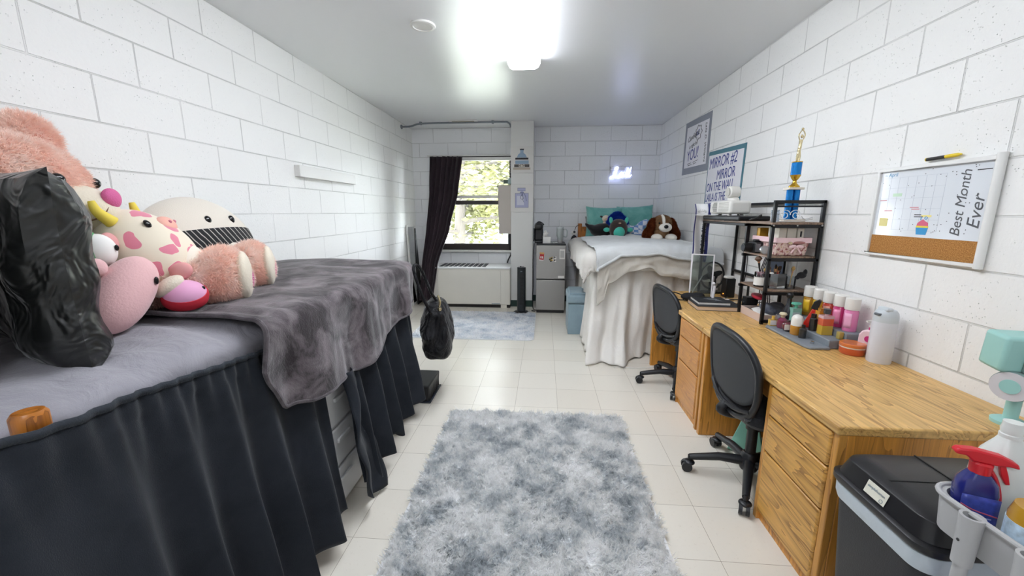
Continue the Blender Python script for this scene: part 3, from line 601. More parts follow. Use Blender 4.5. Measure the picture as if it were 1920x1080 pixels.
# pillows on the right bed
def vel(name, c1, c2): return cloth_mat(name, c1, c2, 6, .55, .8, .001, 300)
mteal = vel('teal_velvet', '5A9F97', '7DB9B1')
def pil(name, w_, h_, t_, loc, rot, m, label, cat='pillow', group=None, wr=.01, seed=0):
    o = part(name, MB().pillow(w_, h_, t_, wr=wr, seed=seed), m); tag(o, label, cat, group, loc); o.rotation_euler = rot; return o
pil('throw_pillow', .56, .50, .16, (.905, 6.13, 1.28), (R(78), R(1), R(-2)), mteal, 'teal velvet square pillow leaning on the wall, left of the pair on the right bed', group='teal pillows', seed=1)
pil('throw_pillow', .54, .50, .16, (1.37, 6.15, 1.295), (R(78), R(-3), R(2)), mteal, 'teal velvet square pillow leaning on the wall, right of the pair on the right bed', group='teal pillows', seed=5)
pil('throw_pillow', .56, .42, .14, (.98, 6.26, 1.30), (R(84), R(2), 0), vel('teal_velvet_deep', '3f817b', '4E928B'), 'darker teal pillow peeking out behind the left teal pillow', seed=8)
pil('bed_pillow', .60, .36, .12, (.93, 6.235, 1.20), (R(82), 0, 0), mat('grey_pillow', '8f8b88', .8), 'grey bed pillow mostly hidden behind the teal pillows', seed=3)
# plush toys on the right bed
def face_M(o): return None
mblk = mat('plush_black', '0d0e12', .9, sheen=.3); mturq = mat('plush_turquoise', '46BCA6', .8, sheen=.3); mdkb = mat('plush_dark_brown', '3a2b27', .9, sheen=.3); mbead = mat('bead_black', '08080a', .15); mwhp = mat('plush_white', 'DEDAD2', .9, sheen=.3)
w1 = thing('plush_bat', 'flat black plush with a fin like wing lying left on the teal pillow bed', 'plush toy', (.83, 5.82, 1.085))
part('body', baked(MB().ell((.03, 0, .10), (.20, .12, .105)).ell((-.13, -.02, .13), (.09, .06, .05), euler(0, R(25), 0)).ell((-.2, -.02, .165), (.06, .04, .025), euler(0, R(40), 0)).ell((.12, -.04, .07), (.13, .1, .07)), .012), mblk, w1)
w2 = thing('plush_monster', 'round dark brown plush with turquoise belly and horns among the toys', 'plush toy', (1.02, 5.60, 1.085)); w2.scale = (1.15, 1.15, 1.15)
part('body', MB().ell((0, 0, .115), (.105, .095, .118), e=2.2), mdkb, w2); part('belly', MB().ell((.0, -.036, .085), (.074, .082, .080)), mturq, w2, label='turquoise belly')
part('horn', MB().ell((-.088, 0, .215), (.022, .02, .042), euler(0, R(-10), 0)), mturq, w2); part('horn', MB().ell((.092, 0, .215), (.022, .02, .042), euler(0, R(12), 0)), mturq, w2)
part('wing', MB().ell((-.135, 0, .105), (.04, .02, .026)), mturq, w2); part('wing', MB().ell((.135, 0, .105), (.04, .02, .026)), mturq, w2); part('nose', MB().ell((0, -.088, .185), (.016, .012, .01)), mat('plush_tan', 'B59A82', .8), w2)
w3 = thing('plush_cow', 'tiny cream cow plush with dark feet propped on the teal pillow', 'plush toy', (.885, 5.86, 1.20)); w3.scale = (1.12, 1.12, 1.12)
part('body', MB().ell((0, 0, .055), (.042, .035, .055)), mat('plush_cream', 'D9CDBC', .9), w3); part('head', MB().ell((0, -.01, .135), (.048, .042, .045)), mat('plush_cream', 'D9CDBC', .9), w3)
part('muzzle', MB().ell((.0, -.045, .125), (.028, .018, .02)), mat('plush_peach', 'D3B49A', .9), w3)
for sx in (-1, 1): part('ear', MB().ell((sx * .055, 0, .16), (.02, .012, .012), euler(0, sx * R(-25), 0)), mdkb, w3); part('foot', MB().ell((sx * .026, -.04, .02), (.024, .026, .022)), mblk, w3)
w4 = thing('plush_blue', 'shaggy royal blue plush sitting between the two teal pillows', 'plush toy', (1.03, 5.80, 1.085)); w4.scale = (1.15, 1.1, 1.15); bs = baked(MB().ell((0, 0, .14), (.10, .09, .13)).ell((0, -.01, .24), (.075, .07, .07)).ell((-.07, 0, .17), (.05, .05, .09)).ell((.08, 0, .17), (.05, .05, .09)), .012)
mrb = fur_mat('plush_royal_blue', ('1B3B9A', '2E55C4'), 14); part('body', bs, mrb, w4); fur('fur', bs, 9000, .03, .004, mrb, w4, (0, -.2, -.3), seed=7)
# checkered pillow / blanket
t = NT('blue_check'); ck = t.n('ShaderNodeTexChecker', i0=t.obj((1, 1, 1), (R(0), 0, R(8))), i3=17.0); ck.inputs[1].default_value = lin('6F93C6'); ck.inputs[2].default_value = lin('D8DCE6')
t.p(Base_Color=ck.outputs[0], Roughness=.85); mck = t.m
w5 = thing('check_blanket', 'crumpled blue and white checkered small blanket between the plush toys', 'blanket', (1.27, 5.80, 1.085))
part('cloth', baked(MB().ell((0, 0, .085), (.15, .10, .085)).ell((-.10, .02, .15), (.09, .08, .05), euler(0, R(20), 0)).ell((.10, .0, .17), (.13, .05, .055), euler(0, R(-38), 0)).ell((.02, -.04, .06), (.13, .09, .06)), .012, 3), mck, w5)
# dog
mdb = fur_mat('dog_tan', ('8A6B50', 'B08A66'), 20); mdr = fur_mat('dog_russet', ('5B2A18', '8A4A2C'), 30); mdw = mat('dog_white', 'E2DDD4', .9)
dg_ = thing('plush_dog', 'brown and white long eared plush dog lying at the right end of the toys', 'plush toy', (1.43, 5.0, 1.10)); dg_.rotation_euler.z = R(4)
bb_ = baked(MB().ell((.02, .17, .11), (.13, .19, .10)).ell((0, .03, .10), (.10, .10, .08)), .012); part('body', bb_, mdb, dg_)
hb = MB().ell((0, 0, .21), (.115, .10, .10), n=32, m=20); part('head', hb, mdb, dg_); fur('fur', hb, 4000, .014, .003, mdb, dg_, (0, 0, -.2), rnd=.3, seed=11)
part('blaze', MB().ell((-.012, -.012, .225), (.036, .098, .092)), mdw, dg_, label='white stripe up the forehead')
mzb = MB().ell((.012, -.085, .165), (.076, .06, .055)); part('muzzle', mzb, mdw, dg_); part('nose', MB().ell((.0, -.145, .175), (.026, .018, .022)), mbead, dg_)
for sx in (-1, 1): part('eye', MB().ell((sx * .058, -.083, .215), (.011, .01, .011)), mbead, dg_)
for sx in (-1, 1):
    e = baked(MB().ell((sx * .125, .0, .19), (.04, .06, .09), euler(0, sx * R(-18), 0)).ell((sx * .165, 0, .09), (.05, .06, .085), euler(0, sx * R(-22), 0)), .012); part('ear', e, mdr, dg_); fur('ear_fur', e, 5000, .024, .004, mdr, dg_, (0, -.2, -.6), rnd=.35, seed=20 + sx)
for sx in (-1, 1): part('paw', MB().ell((sx * .085, -.09, .045), (.062, .10, .045)), mdw, dg_)
part('tail', MB().ell((.20, .22, .13), (.05, .03, .03)), mdb, dg_)
# hanging basket of the far post
hbk = thing('bedside_organizer', 'small bundle of dark and pink items hanging beside the right bed post', 'organizer', (.46, 6.1, .95))
part('pocket', MB().ell((0, 0, .07), (.05, .05, .085)), mblackpl, hbk); part('pink_item', MB().ell((.02, -.03, .10), (.035, .03, .02)), mat('hot_pink', 'C43B78', .5), hbk); part('white_item', MB().ell((0, 0, .19), (.045, .03, .035)), pw, hbk); part('dark_disc', MB().cyl((0, -.036, .20), (0, -.028, .20), .018), mink, hbk)
part('hook', MB().tube(smooth_pts([(0, 0, .2), (.03, .03, .28), (.08, .06, .30)], 5), .004), mblackpl, hbk)
# neon sign
ns = thing('neon_sign', 'small glowing white script neon sign reading Lall on the back wall', 'neon sign', (1.16, YB - .03, 2.02)); mneon = mat('neon_tube', 'FFFFFF', .4, emit='B9C4FF', es=NEON)
LT = [[(-.155, -.045), (-.12, -.055), (-.085, -.02), (-.06, .05), (-.045, .085), (-.065, .10), (-.09, .075), (-.085, .02), (-.10, -.04), (-.125, -.065), (-.15, -.06), (-.10, -.05), (-.04, -.065), (-.01, -.045)],
      [(.03, .01), (.01, .02), (-.015, -.005), (-.02, -.04), (.0, -.055), (.025, -.03), (.04, .015), (.032, -.03), (.045, -.05), (.065, -.03), (.085, .03), (.105, .085), (.085, .02), (.075, -.035), (.09, -.05), (.115, -.02), (.135, .04), (.15, .09), (.13, .02), (.12, -.035), (.135, -.045), (.16, -.02)]]
nt = MB()
for P in LT: nt.tube(smooth_pts([(a, -.012, b) for a, b in P], 6), .0048, 8)
part('tube', nt, mneon, ns); part('backing', MB().bb(-.17, .17, .006, .014, -.075, .11), glass_mat('clear_acrylic', 'FFFFFF', .03), ns, bevel=.003)
so = MB()
for x in (-.15, .15): so.cyl((x, .014, .09), (x, .029, .09), .006, n=8)
part('standoff', so, mpipe, ns)
# ================================================================ LEFT BED
moak = oak_mat('oak_along_y', 1, 'D6AC68', 'A2763C'); moakz = oak_mat('oak_upright', 2, 'CE9446', '9C672C'); moakf = oak_mat('oak_far_front', 1, 'C68A42', 'A0672A'); moakx = oak_mat('oak_side_panel', 2, 'D2923F', 'A06A2C')
lb = thing('bed', 'raised wooden bed along the left wall, its post tips showing beside the mattress', 'bed', (-1.5, 1.6, 0))
for (x, y, z) in ((-.972, .62, 1.078), (-.955, 2.66, 1.085), (-2.03, .62, 1.08), (-2.03, 2.66, 1.08)): part('post', MB().lathe([(.002, 1.0 if x > -1.5 else 0), (.026, 1.0 if x > -1.5 else 0), (.027, z - .03), (.027, z - .008), (.022, z), (.002, z)], (x + 1.5, y - 1.6, 0), n=16), moakp, lb)
part('side_rail', MB().bb(.40, .43, -.95, 1.03, .76, .90), moakp, lb, bevel=.004); part('side_rail', MB().bb(-.55, -.52, -.95, 1.03, .74, .90), moakp, lb, bevel=.004)
for y in (-.9, 1.0): part('leg', MB().bb(.38, .44, y - .03, y + .03, 0, .90), moakp, lb, bevel=.004)
part('slat_base', MB().bb(-.51, .45, -.95, 1.06, .86, .90), moakp, lb)
mshg = cloth_mat('grey_sheet', '8D8B92', '9d9ba2', 3, .75, .25, .001, 350, wr=.016)
mt = thing('mattress', 'mattress in a wrinkled grey fitted sheet on the left bed', 'mattress', (-1.52, 1.6, .90))
def mtf(p):
    p = p.copy(); a = min(1, abs(p.x) / .54); top = p.z > 0
    if top: p.z += .012 * nz(p.x * 4, p.y * 4) + .010 * nz(p.x * 3 + p.y * 11, p.y * 4, 5) + .007 * nz(p.x * 9 + p.y * 6, p.y * 16 + 3)
    p.x += .01 * nz(p.y * 8, p.z * 8, 2); return p
mm = MB()
def mfn(u, v_):
    # rounded slab: u around the section, v along the bed
    y = -1.03 + 2.06 * v_; e = abs(y) / 1.03; sc = 1 - .04 * max(0, (e - .93) / .07) ** 2
    th = 2 * PI * u; c, s_ = math.cos(th), math.sin(th); q = lambda a, n: math.copysign(abs(a) ** (2 / n), a)
    return mtf(Vector((.525 * q(c, 7) * sc, y, .085 * q(s_, 2.8) * (sc if e > .93 else 1)))) + Vector((0, 0, .088))
mm.grid(mfn, 120, 150, cu=True); n0 = 0
mm.f.append(tuple(i * 151 for i in range(120))); mm.f.append(tuple(i * 151 + 150 for i in range(120)))
part('sheeted_slab', mm, mshg, mt)
# bed skirt: two gathered dark panels
mskt = cloth_mat('charcoal_skirt', '20242a', '292d34', 5, .9, .12, .0012, 420)
def skirt(y0, y1, seed, cnt, name, label, back=0, zl=.06, amp=.045, x0=-.985, lift=None):
    def topz(y): return .965 if y > 1.3 else .965 + .085 * ((1.3 - y) / .75) ** 1.2
    def fn(u, v_):
        y = y0 + (y1 - y0) * u; zt = topz(y); zb = zl + (lift(u) if lift else 0); z = zt + (zb - zt) * v_
        ph = u * cnt * 2 * PI + .9 * math.sin(u * cnt * 1.3 + seed) + .8 * nz(u * cnt * .6, v_ * 1.2, seed)
        k = .16 + .84 * min(1, v_ * 1.25)
        fold = math.sin(ph)
        fine = math.sin(ph * 3.1 + seed) * max(0, .5 - v_ * 2.2) * .012
        x = x0 + .012 + (.10 + .03 * nz(u * 3, seed)) * v_ ** 1.1 + amp * k * (fold + .25 * nz(u * cnt * 2.3, v_ * 3, seed + 4)) * (1.1 if v_ > .06 else .4) + fine
        x += .045 * math.exp(-((y - .62) / .12) ** 2)
        return (x, y + .02 * v_ * math.cos(ph) + back * v_, z)
    o = thing(name, label, 'bed skirt', (0, 0, 0)); n = int((y1 - y0) * 260); part('panel', MB().grid(fn, n, 46), mskt, o, solid=.003)
    bd = [Vector(fn(i / 80, 0)) for i in range(81)]; bt = MB()
    for i in range(80):
        a, b = bd[i], bd[i + 1]; bt.add([a + Vector((.004, 0, -.006)), b + Vector((.004, 0, -.006)), b + Vector((.004, 0, .012)), a + Vector((.004, 0, .012))], [(0, 1, 2, 3)])
    part('elastic_band', bt, cloth_mat('slate_band', '33383f', None, 5, .8, .1), o, solid=.003); return o
skirt(.30, 1.55, 1, 7, 'bed_skirt', 'long gathered charcoal bed skirt panel at the head end of the left bed', lift=lambda u: .04 * nz(u * 5, 1) + .02, amp=.040)
s2 = skirt(1.74, 2.70, 4, 5, 'bed_skirt', 'gathered charcoal bed skirt panel at the foot end beyond the gap on the left bed', lift=lambda u: .015 + .16 * u * .5 + .05 * nz(u * 7, 8), amp=.045)
# loose flap of the second panel
def flap(u, v_):
    z = .72 - .70 * v_; y = 1.63 + .20 * u - .01 * v_ + .04 * nz(v_ * 3, u); x = -.925 + .10 * v_ + .035 * math.sin(u * 5 + v_ * 2) * (1 if u < .5 else .7) + .02 * nz(u * 3, v_ * 4)
    return (x, y, z + .10 * (1 - u) * max(0, v_ - .8) * 4 * (1 - u))
tag(part('fabric_flap', MB().grid(flap, 20, 40), mskt, solid=.003), 'loose charcoal flap hanging at the gap in the left bed skirt', 'bed skirt')
def endsk(u, v_):
    x = -.99 - u * 1.0; z = .95 - .9 * v_ + .05; return (x, 2.685 + .03 + .03 * math.sin(u * 34) * (.2 + v_) + .03 * v_, z)
tag(part('bed_skirt', MB().grid(endsk, 70, 16), mskt, solid=.003), 'charcoal bed skirt panel across the foot end of the left bed, facing the window', 'bed skirt')
# storage under the bed
for y, lab in ((1.70, 'white plastic drawer unit glimpsed through the gap in the left bed skirt'),):
    d = thing('drawer_unit', lab, 'storage drawers', (-1.205, y, 0)); mwp = mat('white_plastic', 'DADADA', .4)
    part('frame', MB().bb(-.22, .215, -.19, .21, 0, .66), mwp, d, bevel=.01)
    for k in range(3):
        dr = part('drawer', MB().bb(.2155, .232, -.17, .19, .03 + k * .21, .22 + k * .21), mwp, d, bevel=.006); part('handle', MB().bb(.2325, .245, -.05, .07, .15 + k * .21, .17 + k * .21), mwp, dr, bevel=.003)
bn = thing('black_bin', 'black ribbed plastic bin peeking out past the foot of the left bed skirt', 'storage bin', (-1.02, 2.72, 0)); q = MB(); q.box((0, 0, .075), (.27, .30, .13), taper=1.06)
bn.location = (-1.0, 2.93, 0)
part('tub', q, mat('bin_black', '1a1b1e', .45), bn, bevel=.01); q = MB()
for k in range(9): q.bb(-.12 + k * .03 - .004, -.12 + k * .03 + .004, -.158, -.150, .02, .12)
for k in range(9): q.bb(.134, .142, -.13 + k * .032 - .004, -.13 + k * .032 + .004, .02, .12)
part('rib', q, mat('bin_black', '1a1b1e', .45), bn); part('foot_rim', MB().bb(-.148, .153, -.165, .165, 0, .012), mat('bin_blue_black', '1a2130', .4), bn, bevel=.004)
# plush throw blanket
mthr = cloth_mat('smoke_plush_throw', '332D30', '857c80', 6.5, .8, .35, .002, 180, lo=.42, hi=.72, wr=.007)
HEM = [(1.13, .99), (1.2, .86), (1.28, .735), (1.42, .70), (1.6, .695), (1.8, .665), (2.02, .69), (2.35, .745), (2.6, .79), (2.72, .81)]
def hz(y):
    if y <= HEM[0][0]: return HEM[0][1]
    for a, b in zip(HEM, HEM[1:]):
        if y <= b[0]: f = (y - a[0]) / (b[0] - a[0]); return a[1] * (1 - f) + b[1] * f
    return HEM[-1][1]
def tb_(u, v_):
    # u: wall -> aisle, v: near -> far
    W = 1.10; xw = -2.06
    nearY = 1.30 - .17 * max(0, u - .2) + .02 * math.sin(u * 9); Y = nearY + (2.72 - nearY) * v_
    xe = -.985; hang = (1.10 - hz(Y)); Ltot = (xe - xw) + hang; s_ = u * Ltot; r = .055; q = r * PI / 2
    zt = 1.088 + .028 * math.sin(min(1, s_ / 1.1) * PI) * (.4 + .6 * v_) + .016 * nz(s_ * 3 + Y * 2, Y * 3) + .007 * nz(s_ * 5 - Y * 4, Y * 6, 4)
    zt += .006 * math.sin((Y - 1.1) * 60) * max(0, .22 - v_) * 5
    d = s_ - (xe - xw)
    if d <= 0: return (xw + s_, Y, zt)
    hh, dn = (r * math.sin(d / r), r * (1 - math.cos(d / r))) if d < q else (r, r + d - q)
    k = min(1, dn / .22); f = .026 * k * (math.sin(Y * 13 + .8 + 2.2 * nz(Y * 2.3, 3)) + .5 * nz(Y * 11, dn * 4, 2)) + .05 * dn
    return (xe + hh + f + .012, Y + .05 * dn * math.sin(Y * 9), zt - dn * (1 + 0 * f))
bt = thing('plush_throw', 'mottled dark grey velvety throw spread over the left bed and hanging over its side', 'blanket', (0, 0, 0))
part('cloth', MB().grid(tb_, 150, 150), mthr, bt, solid=.010)
def off(p): return Vector(p) + Vector((.006, 0, 0))
hp = [Vector(tb_(1, i / 120)) for i in range(121)]; hp2 = [Vector(tb_(i / 100, 0)) + Vector((0, 0, .004)) for i in range(101)]
part('hem', MB().tube(hp2 + hp[1:], .0085, 8), cloth_mat('smoke_hem', '453f43', '666064', 20, .8, .3), bt)
def endt(u, v_):
    x = -2.04 + 1.06 * u; z = 1.085 - .22 * v_; return (x, 2.725 + .02 * math.sin(u * 20) * v_ + .01, z + .02 * nz(u * 4, 2))
# handbag
hb_ = thing('handbag', 'black puffy quilted handbag hanging from the far post of the left bed', 'bag', (-.80, 2.86, .40)); mnyl = cloth_mat('black_nylon', '0f0f12', '1a1a1e', 8, .42, .1, .004, 30, wr=.05)
def bagf(p):
    z = p.z; p.x *= (1.0 - .25 * max(0, z) / .2); p.y *= (1.0 - .25 * max(0, z) / .2); q = 1 + .05 * math.sin(p.z * 48 + 9 * nz(p.x * 6, p.y * 6, p.z * 3)) + .16 * nz(p.x * 7, p.y * 7, p.z * 7) + .05 * nz(p.x * 20, p.y * 20, p.z * 20); return Vector((p.x * q, p.y * q, p.z))
part('body', MB().ell((.0, 0, .19), (.115, .21, .225), euler(R(8), 0, R(10)), n=72, m=54, e=3.2, fn=bagf), mnyl, hb_)
part('strap', MB().tube(smooth_pts([(.02, -.16, .30), (-.03, -.22, .46), (-.09, -.22, .66), (-.06, -.17, .665), (.0, -.10, .46), (.03, -.02, .38)], 6), .011, 8), mnyl, hb_)
part('gold_clasp', MB().tube(smooth_pts([(.05, -.13, .46), (.065, -.14, .42), (.06, -.14, .38)], 4), .008, 8).lathe([(.002, 0), (.012, 0), (.016, .012), (.012, .024), (.002, .024)], (.062, -.14, .35)).cyl((.062, -.14, .29), (.062, -.14, .35), .007), mat('clasp_gold', 'CDBE9A', .25, .9), hb_)
# wall ledge
tag(part('wall_ledge', MB().bb(XL, XL + .05, 3.29, 4.29, 1.74, 1.835), mpaint, bevel=.003), 'short white raceway box painted like the left wall, above the bed', 'raceway')
# ---------------------------------------------------------------- pillows at the head of the left bed
t = NT('black_satin'); n1 = t.n('ShaderNodeTexNoise', in_Vector=t.obj((1, 1, 1)), in_Scale=9, in_Detail=2, in_Distortion=1.5)
t.p(Base_Color=lin('121413'), Roughness=.34, Sheen_Weight=.2, Sheen_Roughness=.3, Specular_IOR_Level=.7, Normal=t.bump(n1.outputs[0], .03, .8).outputs[0]); msat = t.m
p1 = pil('satin_pillow', .66, .50, .155, (-1.405, .955, 1.315), (R(91.5), R(3), R(-22)), msat, 'black satin pillow standing upright in front of the pink bear on the left bed', wr=.035, seed=2)
p2 = pil('satin_pillow', .66, .50, .24, (-1.47, .70, 1.33), (R(80), R(2), R(-26)), msat, 'second black satin pillow behind the front one at the left edge of the photo', wr=.04, seed=9)
tg = MB().prism([(0, 0), (.10, 0), (.10, .06), (0, .06)], 0, .001, plane_M((0, 0, 0), (1, 0, 0), (0, 0, 1))); o = part('cloth_tag', tg, pw); tag(o, 'white fabric tag sticking out below the black pillows at the left edge', 'tag', loc=(-1.31, .665, 1.10)); o.rotation_euler = (0, R(22), R(25))
# ---------------------------------------------------------------- pink bear
mpk = fur_mat('bear_pink', ('FCDACB', 'FFE8DD', 'FFF3EC'), 9); mcrm = mat('bear_cream', 'DDD3C0', .85, bump=.002, bs=150, sheen=.2); mrose = mat('bear_rose', 'CC5F93', .7, bump=.002, bs=200)
br = thing('teddy_bear', 'giant fluffy pink teddy bear sitting against the wall on the left bed', 'teddy bear', (-1.80, 1.17, 1.10)); br.rotation_euler = (0, 0, R(12))
# local x = facing direction
body = baked(MB().ell((-.02, .05, .19), (.20, .22, .20)).ell((-.04, .20, .15), (.17, .22, .15)), .02); part('torso', body, mpk, br)
hd = baked(MB().ell((.05, 0, .43), (.19, .225, .165)).ell((.03, -.13, .40), (.15, .13, .13)).ell((.03, .13, .40), (.15, .12, .13)), .014); part('head', hd, mpk, br)
part('muzzle', MB().ell((.20, .05, .365), (.125, .105, .082), euler(0, R(8), R(18)), n=32, m=20), mcrm, br, label='cream muzzle')
part('nose', MB().ell((.303, .083, .395), (.024, .045, .036), euler(0, 0, R(18))), mrose, br); part('mouth', MB().tube(smooth_pts([(.318, .045, .365), (.316, .03, .345), (.30, .01, .325), (.285, -.01, .32)], 5), .0025, 6), mat('thread_brown', '7a5a48', .8), br)
for ex, y in ((.250, -.035), (.195, .165)): part('eye', MB().ell((ex, y, .452), (.016, .021, .019)), mbead, br)
for s_ in (-1, 1):
    e = MB().ell((-.01, s_ * .19, .595), (.05, .092, .085), euler(s_ * R(-25), 0, 0)); ee = part('ear', e, mpk, br); fur('fur', e, 7000, .034, .0035, mpk, ee, seed=31 + s_)
    part('inner_ear', MB().ell((.030, s_ * .192, .592), (.02, .055, .052), euler(s_ * R(-25), 0, 0)), mat('bear_deep_pink', 'C98A78', .9), ee)
fur('fur', hd, 42000, .028, .0032, mpk, br, (.0, 0, -.25), rnd=.4, seed=40, keep=lambda P: ~(((P[:, 0] > .17) & (np.abs(P[:, 1] - .05) < .10) & (P[:, 2] < .43)) | ((P[:, 0] > .15) & (np.abs(P[:, 1] + .05) < .035) & (np.abs(P[:, 2] - .452) < .03))))
for s_, a0, a1, sa_ in ((-1, (.08, -.10, .10), (.575, .185, .085), 36), (1, (.10, .30, .10), (.520, .520, .080), 36)):
    a0, a1 = Vector(a0), Vector(a1); d = (a1 - a0).normalized(); lg = MB()
    lg.tube([a0, a0.lerp(a1, .4), a0.lerp(a1, .8), a1], [.085, .08, .085, .085], 18).ell(tuple(a1), (.09, .09, .09)).ell(tuple(a1 + Vector((0, 0, .02))), (.080, .086, .108))
    lgm = baked(lg, .012); lo = part('leg', lgm, mpk, br); fur('fur', lgm, 24000, .026, .003, mpk, lo, (d.x * .4, d.y * .4, -.2), rnd=.4, seed=50 + s_)
    rz = R(sa_ - 12); sd = Vector((math.cos(rz), math.sin(rz), 0)); c = a1 + sd * .068 + Vector((0, 0, .008))
    so_ = part('sole', MB().ell(tuple(c), (.032, .084, .100), euler(0, 0, rz), n=28, m=16), mcrm, lo, label='cream foot sole'); part('sole_pad', MB().ell(tuple(c + sd * .023 + Vector((0, 0, -.012))), (.012, .038, .042), euler(0, 0, rz)), mrose, so_)
ar = MB().tube(smooth_pts([(.02, -.18, .30), (.14, -.21, .22), (.22, -.16, .15)], 4), .062, 14).ell((.23, -.16, .14), (.07, .07, .06)); am = baked(ar, .014); ao = part('arm', am, mpk, br); fur('fur', am, 9000, .026, .003, mpk, ao, seed=61)
# pink scarf ribbon under chin
part('ribbon', baked(MB().ell((.17, .0, .285), (.09, .12, .03), euler(0, R(10), 0)), .012), mat('satin_pink', 'E2B2B4', .5), br)
# ---------------------------------------------------------------- cow plush
t = NT('cow_patches'); o_ = t.obj((1, 1, 1)); nn = t.n('ShaderNodeTexVoronoi', in_Vector=t.n('ShaderNodeVectorMath', operation='ADD', i0=o_, i1=t.n('ShaderNodeVectorMath', operation='SCALE', i0=t.n('ShaderNodeTexNoise', in_Vector=o_, in_Scale=9.0).outputs['Color'], in_Scale=.10)), in_Scale=11.5, in_Randomness=.8)
spv = t.n('ShaderNodeMath', operation='LESS_THAN', i0=nn.outputs['Distance'], i1=.33)
mx = t.n('ShaderNodeMix', data_type='RGBA', in_Factor=spv); mx.inputs[6].default_value = lin('E4D9C4'); mx.inputs[7].default_value = lin('D97F93'); t.p(Base_Color=mx.outputs[2], Roughness=.8, Sheen_Weight=.3); mcow = t.m
cw = thing('plush_cow', 'large egg shaped cream cow plush with pink patches and yellow horns', 'plush toy', (-1.47, 1.375, 1.085)); cw.rotation_euler = (R(0), R(0), R(5)); cw.scale = (.90, .90, .88)
RC = euler(0, R(-28), R(20)) ; cM = Matrix.Translation((0, 0, .215)) @ RC.to_4x4()
def cme(c, r, rot=None, **k): q = MB(); q.M = cM; q.ell(c, r, rot, **k); return q
part('body', cme((0, 0, .02), (.155, .165, .205), n=40, m=28, fn=lambda p: Vector((p.x * (1 - .12 * p.z / .2), p.y * (1 - .12 * p.z / .2), p.z))), mcow, cw)
part('belly', cme((.055, 0, -.065), (.11, .105, .105)), mat('plush_offwhite', 'E6DECF', .85, sheen=.2), cw, label='plain off white belly')
part('muzzle', cme((.118, .01, .095), (.035, .055, .042)), mat('plush_peachpink', 'E9AF9F', .8), cw)
q = cme((.150, -.01, .10), (.006, .007, .007)); q.ell((.150, .03, .10), (.006, .007, .007)); part('nostril', q, mat('plush_rose', 'C8788a', .8), cw)
q = cme((.105, -.085, .115), (.010, .016, .018)); part('eye', q, mbead, cw); part('eye', cme((.10, .10, .115), (.010, .016, .018)), mbead, cw)
for s_ in (-1, 1):
    q = MB(); q.M = cM; q.tube(smooth_pts([(.02, s_ * .10, .17), (.02, s_ * .135, .215), (.03, s_ * .14, .255)], 5), [.024 - .0014 * i for i in range(11)], 12); part('horn', q, mat('plush_yellow', 'E2CB52', .8), cw)
    part('ear', cme((.0, s_ * .175, .10), (.02, .05, .032), euler(s_ * R(-30), 0, 0)), mat('plush_earpink', 'D99a98', .85), cw)
    part('hoof', cme((.10, s_ * .12, -.10), (.04, .03, .035)), mat('plush_earpink', 'D99a98', .85), cw)
# plain cream cushion plush (generic stand-in)
jm = thing('plush_cushion', 'big plain cream egg plush with a black pinstriped lower half against the wall', 'plush toy', (-1.84, 1.99, 1.09)); jm.rotation_euler.z = R(4)
jM = Matrix.Translation((0, 0, .18)) @ euler(0, R(-14), 0).to_4x4()
jf = lambda p: Vector((p.x, p.y * (1 - .15 * p.z / .24), p.z))
q = MB(); q.M = jM; part('body', q.ell((0, 0, .02), (.17, .36, .24), n=48, m=32, fn=jf), mat('plush_ivory', 'DDD5C8', .85, bump=.001, bs=200, sheen=.3), jm)
t = NT('pinstripe'); wv = t.n('ShaderNodeTexWave', i0=t.obj(), in_Scale=17.0, in_Distortion=1.2, wave_type='BANDS', bands_direction='DIAGONAL'); t.p(Base_Color=t.ramp(wv.outputs[1], [(.90, lin('16161a')), (.96, lin('b8b4ae'))]).outputs[0], Roughness=.8)
q = MB(); q.M = jM; q.ell((.0, 0, .02), (.173, .366, .243), n=48, m=40, fn=lambda p: jf(p) if p.z < .045 else Vector((p.x * .94, p.y * .94, .045))); part('striped_base', q, t.m, jm, label='black lower half with thin light stripes')
q = MB(); q.M = jM; q.ell((.145, .02, -.10), (.035, .085, .105)); part('belly_patch', q, mat('plush_ivory', 'DDD5C8', .85), jm)
for y in (-.07, .10):
    q = MB(); q.M = jM; q.ell((.150, y, .105), (.012, .02, .022)); part('eye', q, mbead, jm)
# green plush
gp = thing('plush_dinosaur', 'small green plush with a round white face tucked beside the black pillow', 'plush toy', (-1.47, 1.13, 1.25)); mgp = mat('plush_green', '3D9B57', .85, sheen=.2)
part('body', baked(MB().ell((0, 0, .07), (.075, .075, .09)).ell((-.03, -.03, 0), (.08, .08, .07)).ell((-.02, .0, .15), (.03, .05, .03)), .01), mgp, gp); part('face', MB().ell((.042, .035, .075), (.045, .05, .056), euler(0, 0, R(25))), mat('plush_purewhite', 'ECEAE6', .85), gp)
part('eye', MB().ell((.086, .055, .085), (.005, .006, .010)), mbead, gp); part('hood_crest', MB().ell((-.01, .02, .155), (.035, .03, .022)), mat('plush_deepgreen', '2c5c44', .85), gp)
# pink plush leaning
pp_ = thing('plush_pig', 'plain pale pink squashy plush leaning on the black satin pillow', 'plush toy', (-1.335, 1.125, 1.075)); mpp = mat('plush_palepink', 'E5B7B8', .85, bump=.001, bs=150, sheen=.3)
part('body', MB().ell((-.01, .02, .115), (.070, .074, .140), euler(R(-44), R(-8), 0), n=32, m=24, e=2.2), mpp, pp_); part('ear', MB().ell((-.035, -.025, .205), (.026, .03, .03)), mpp, pp_)
part('eye', MB().ell((.052, .078, .150), (.006, .009, .013), euler(0, 0, R(30))), mbead, pp_)
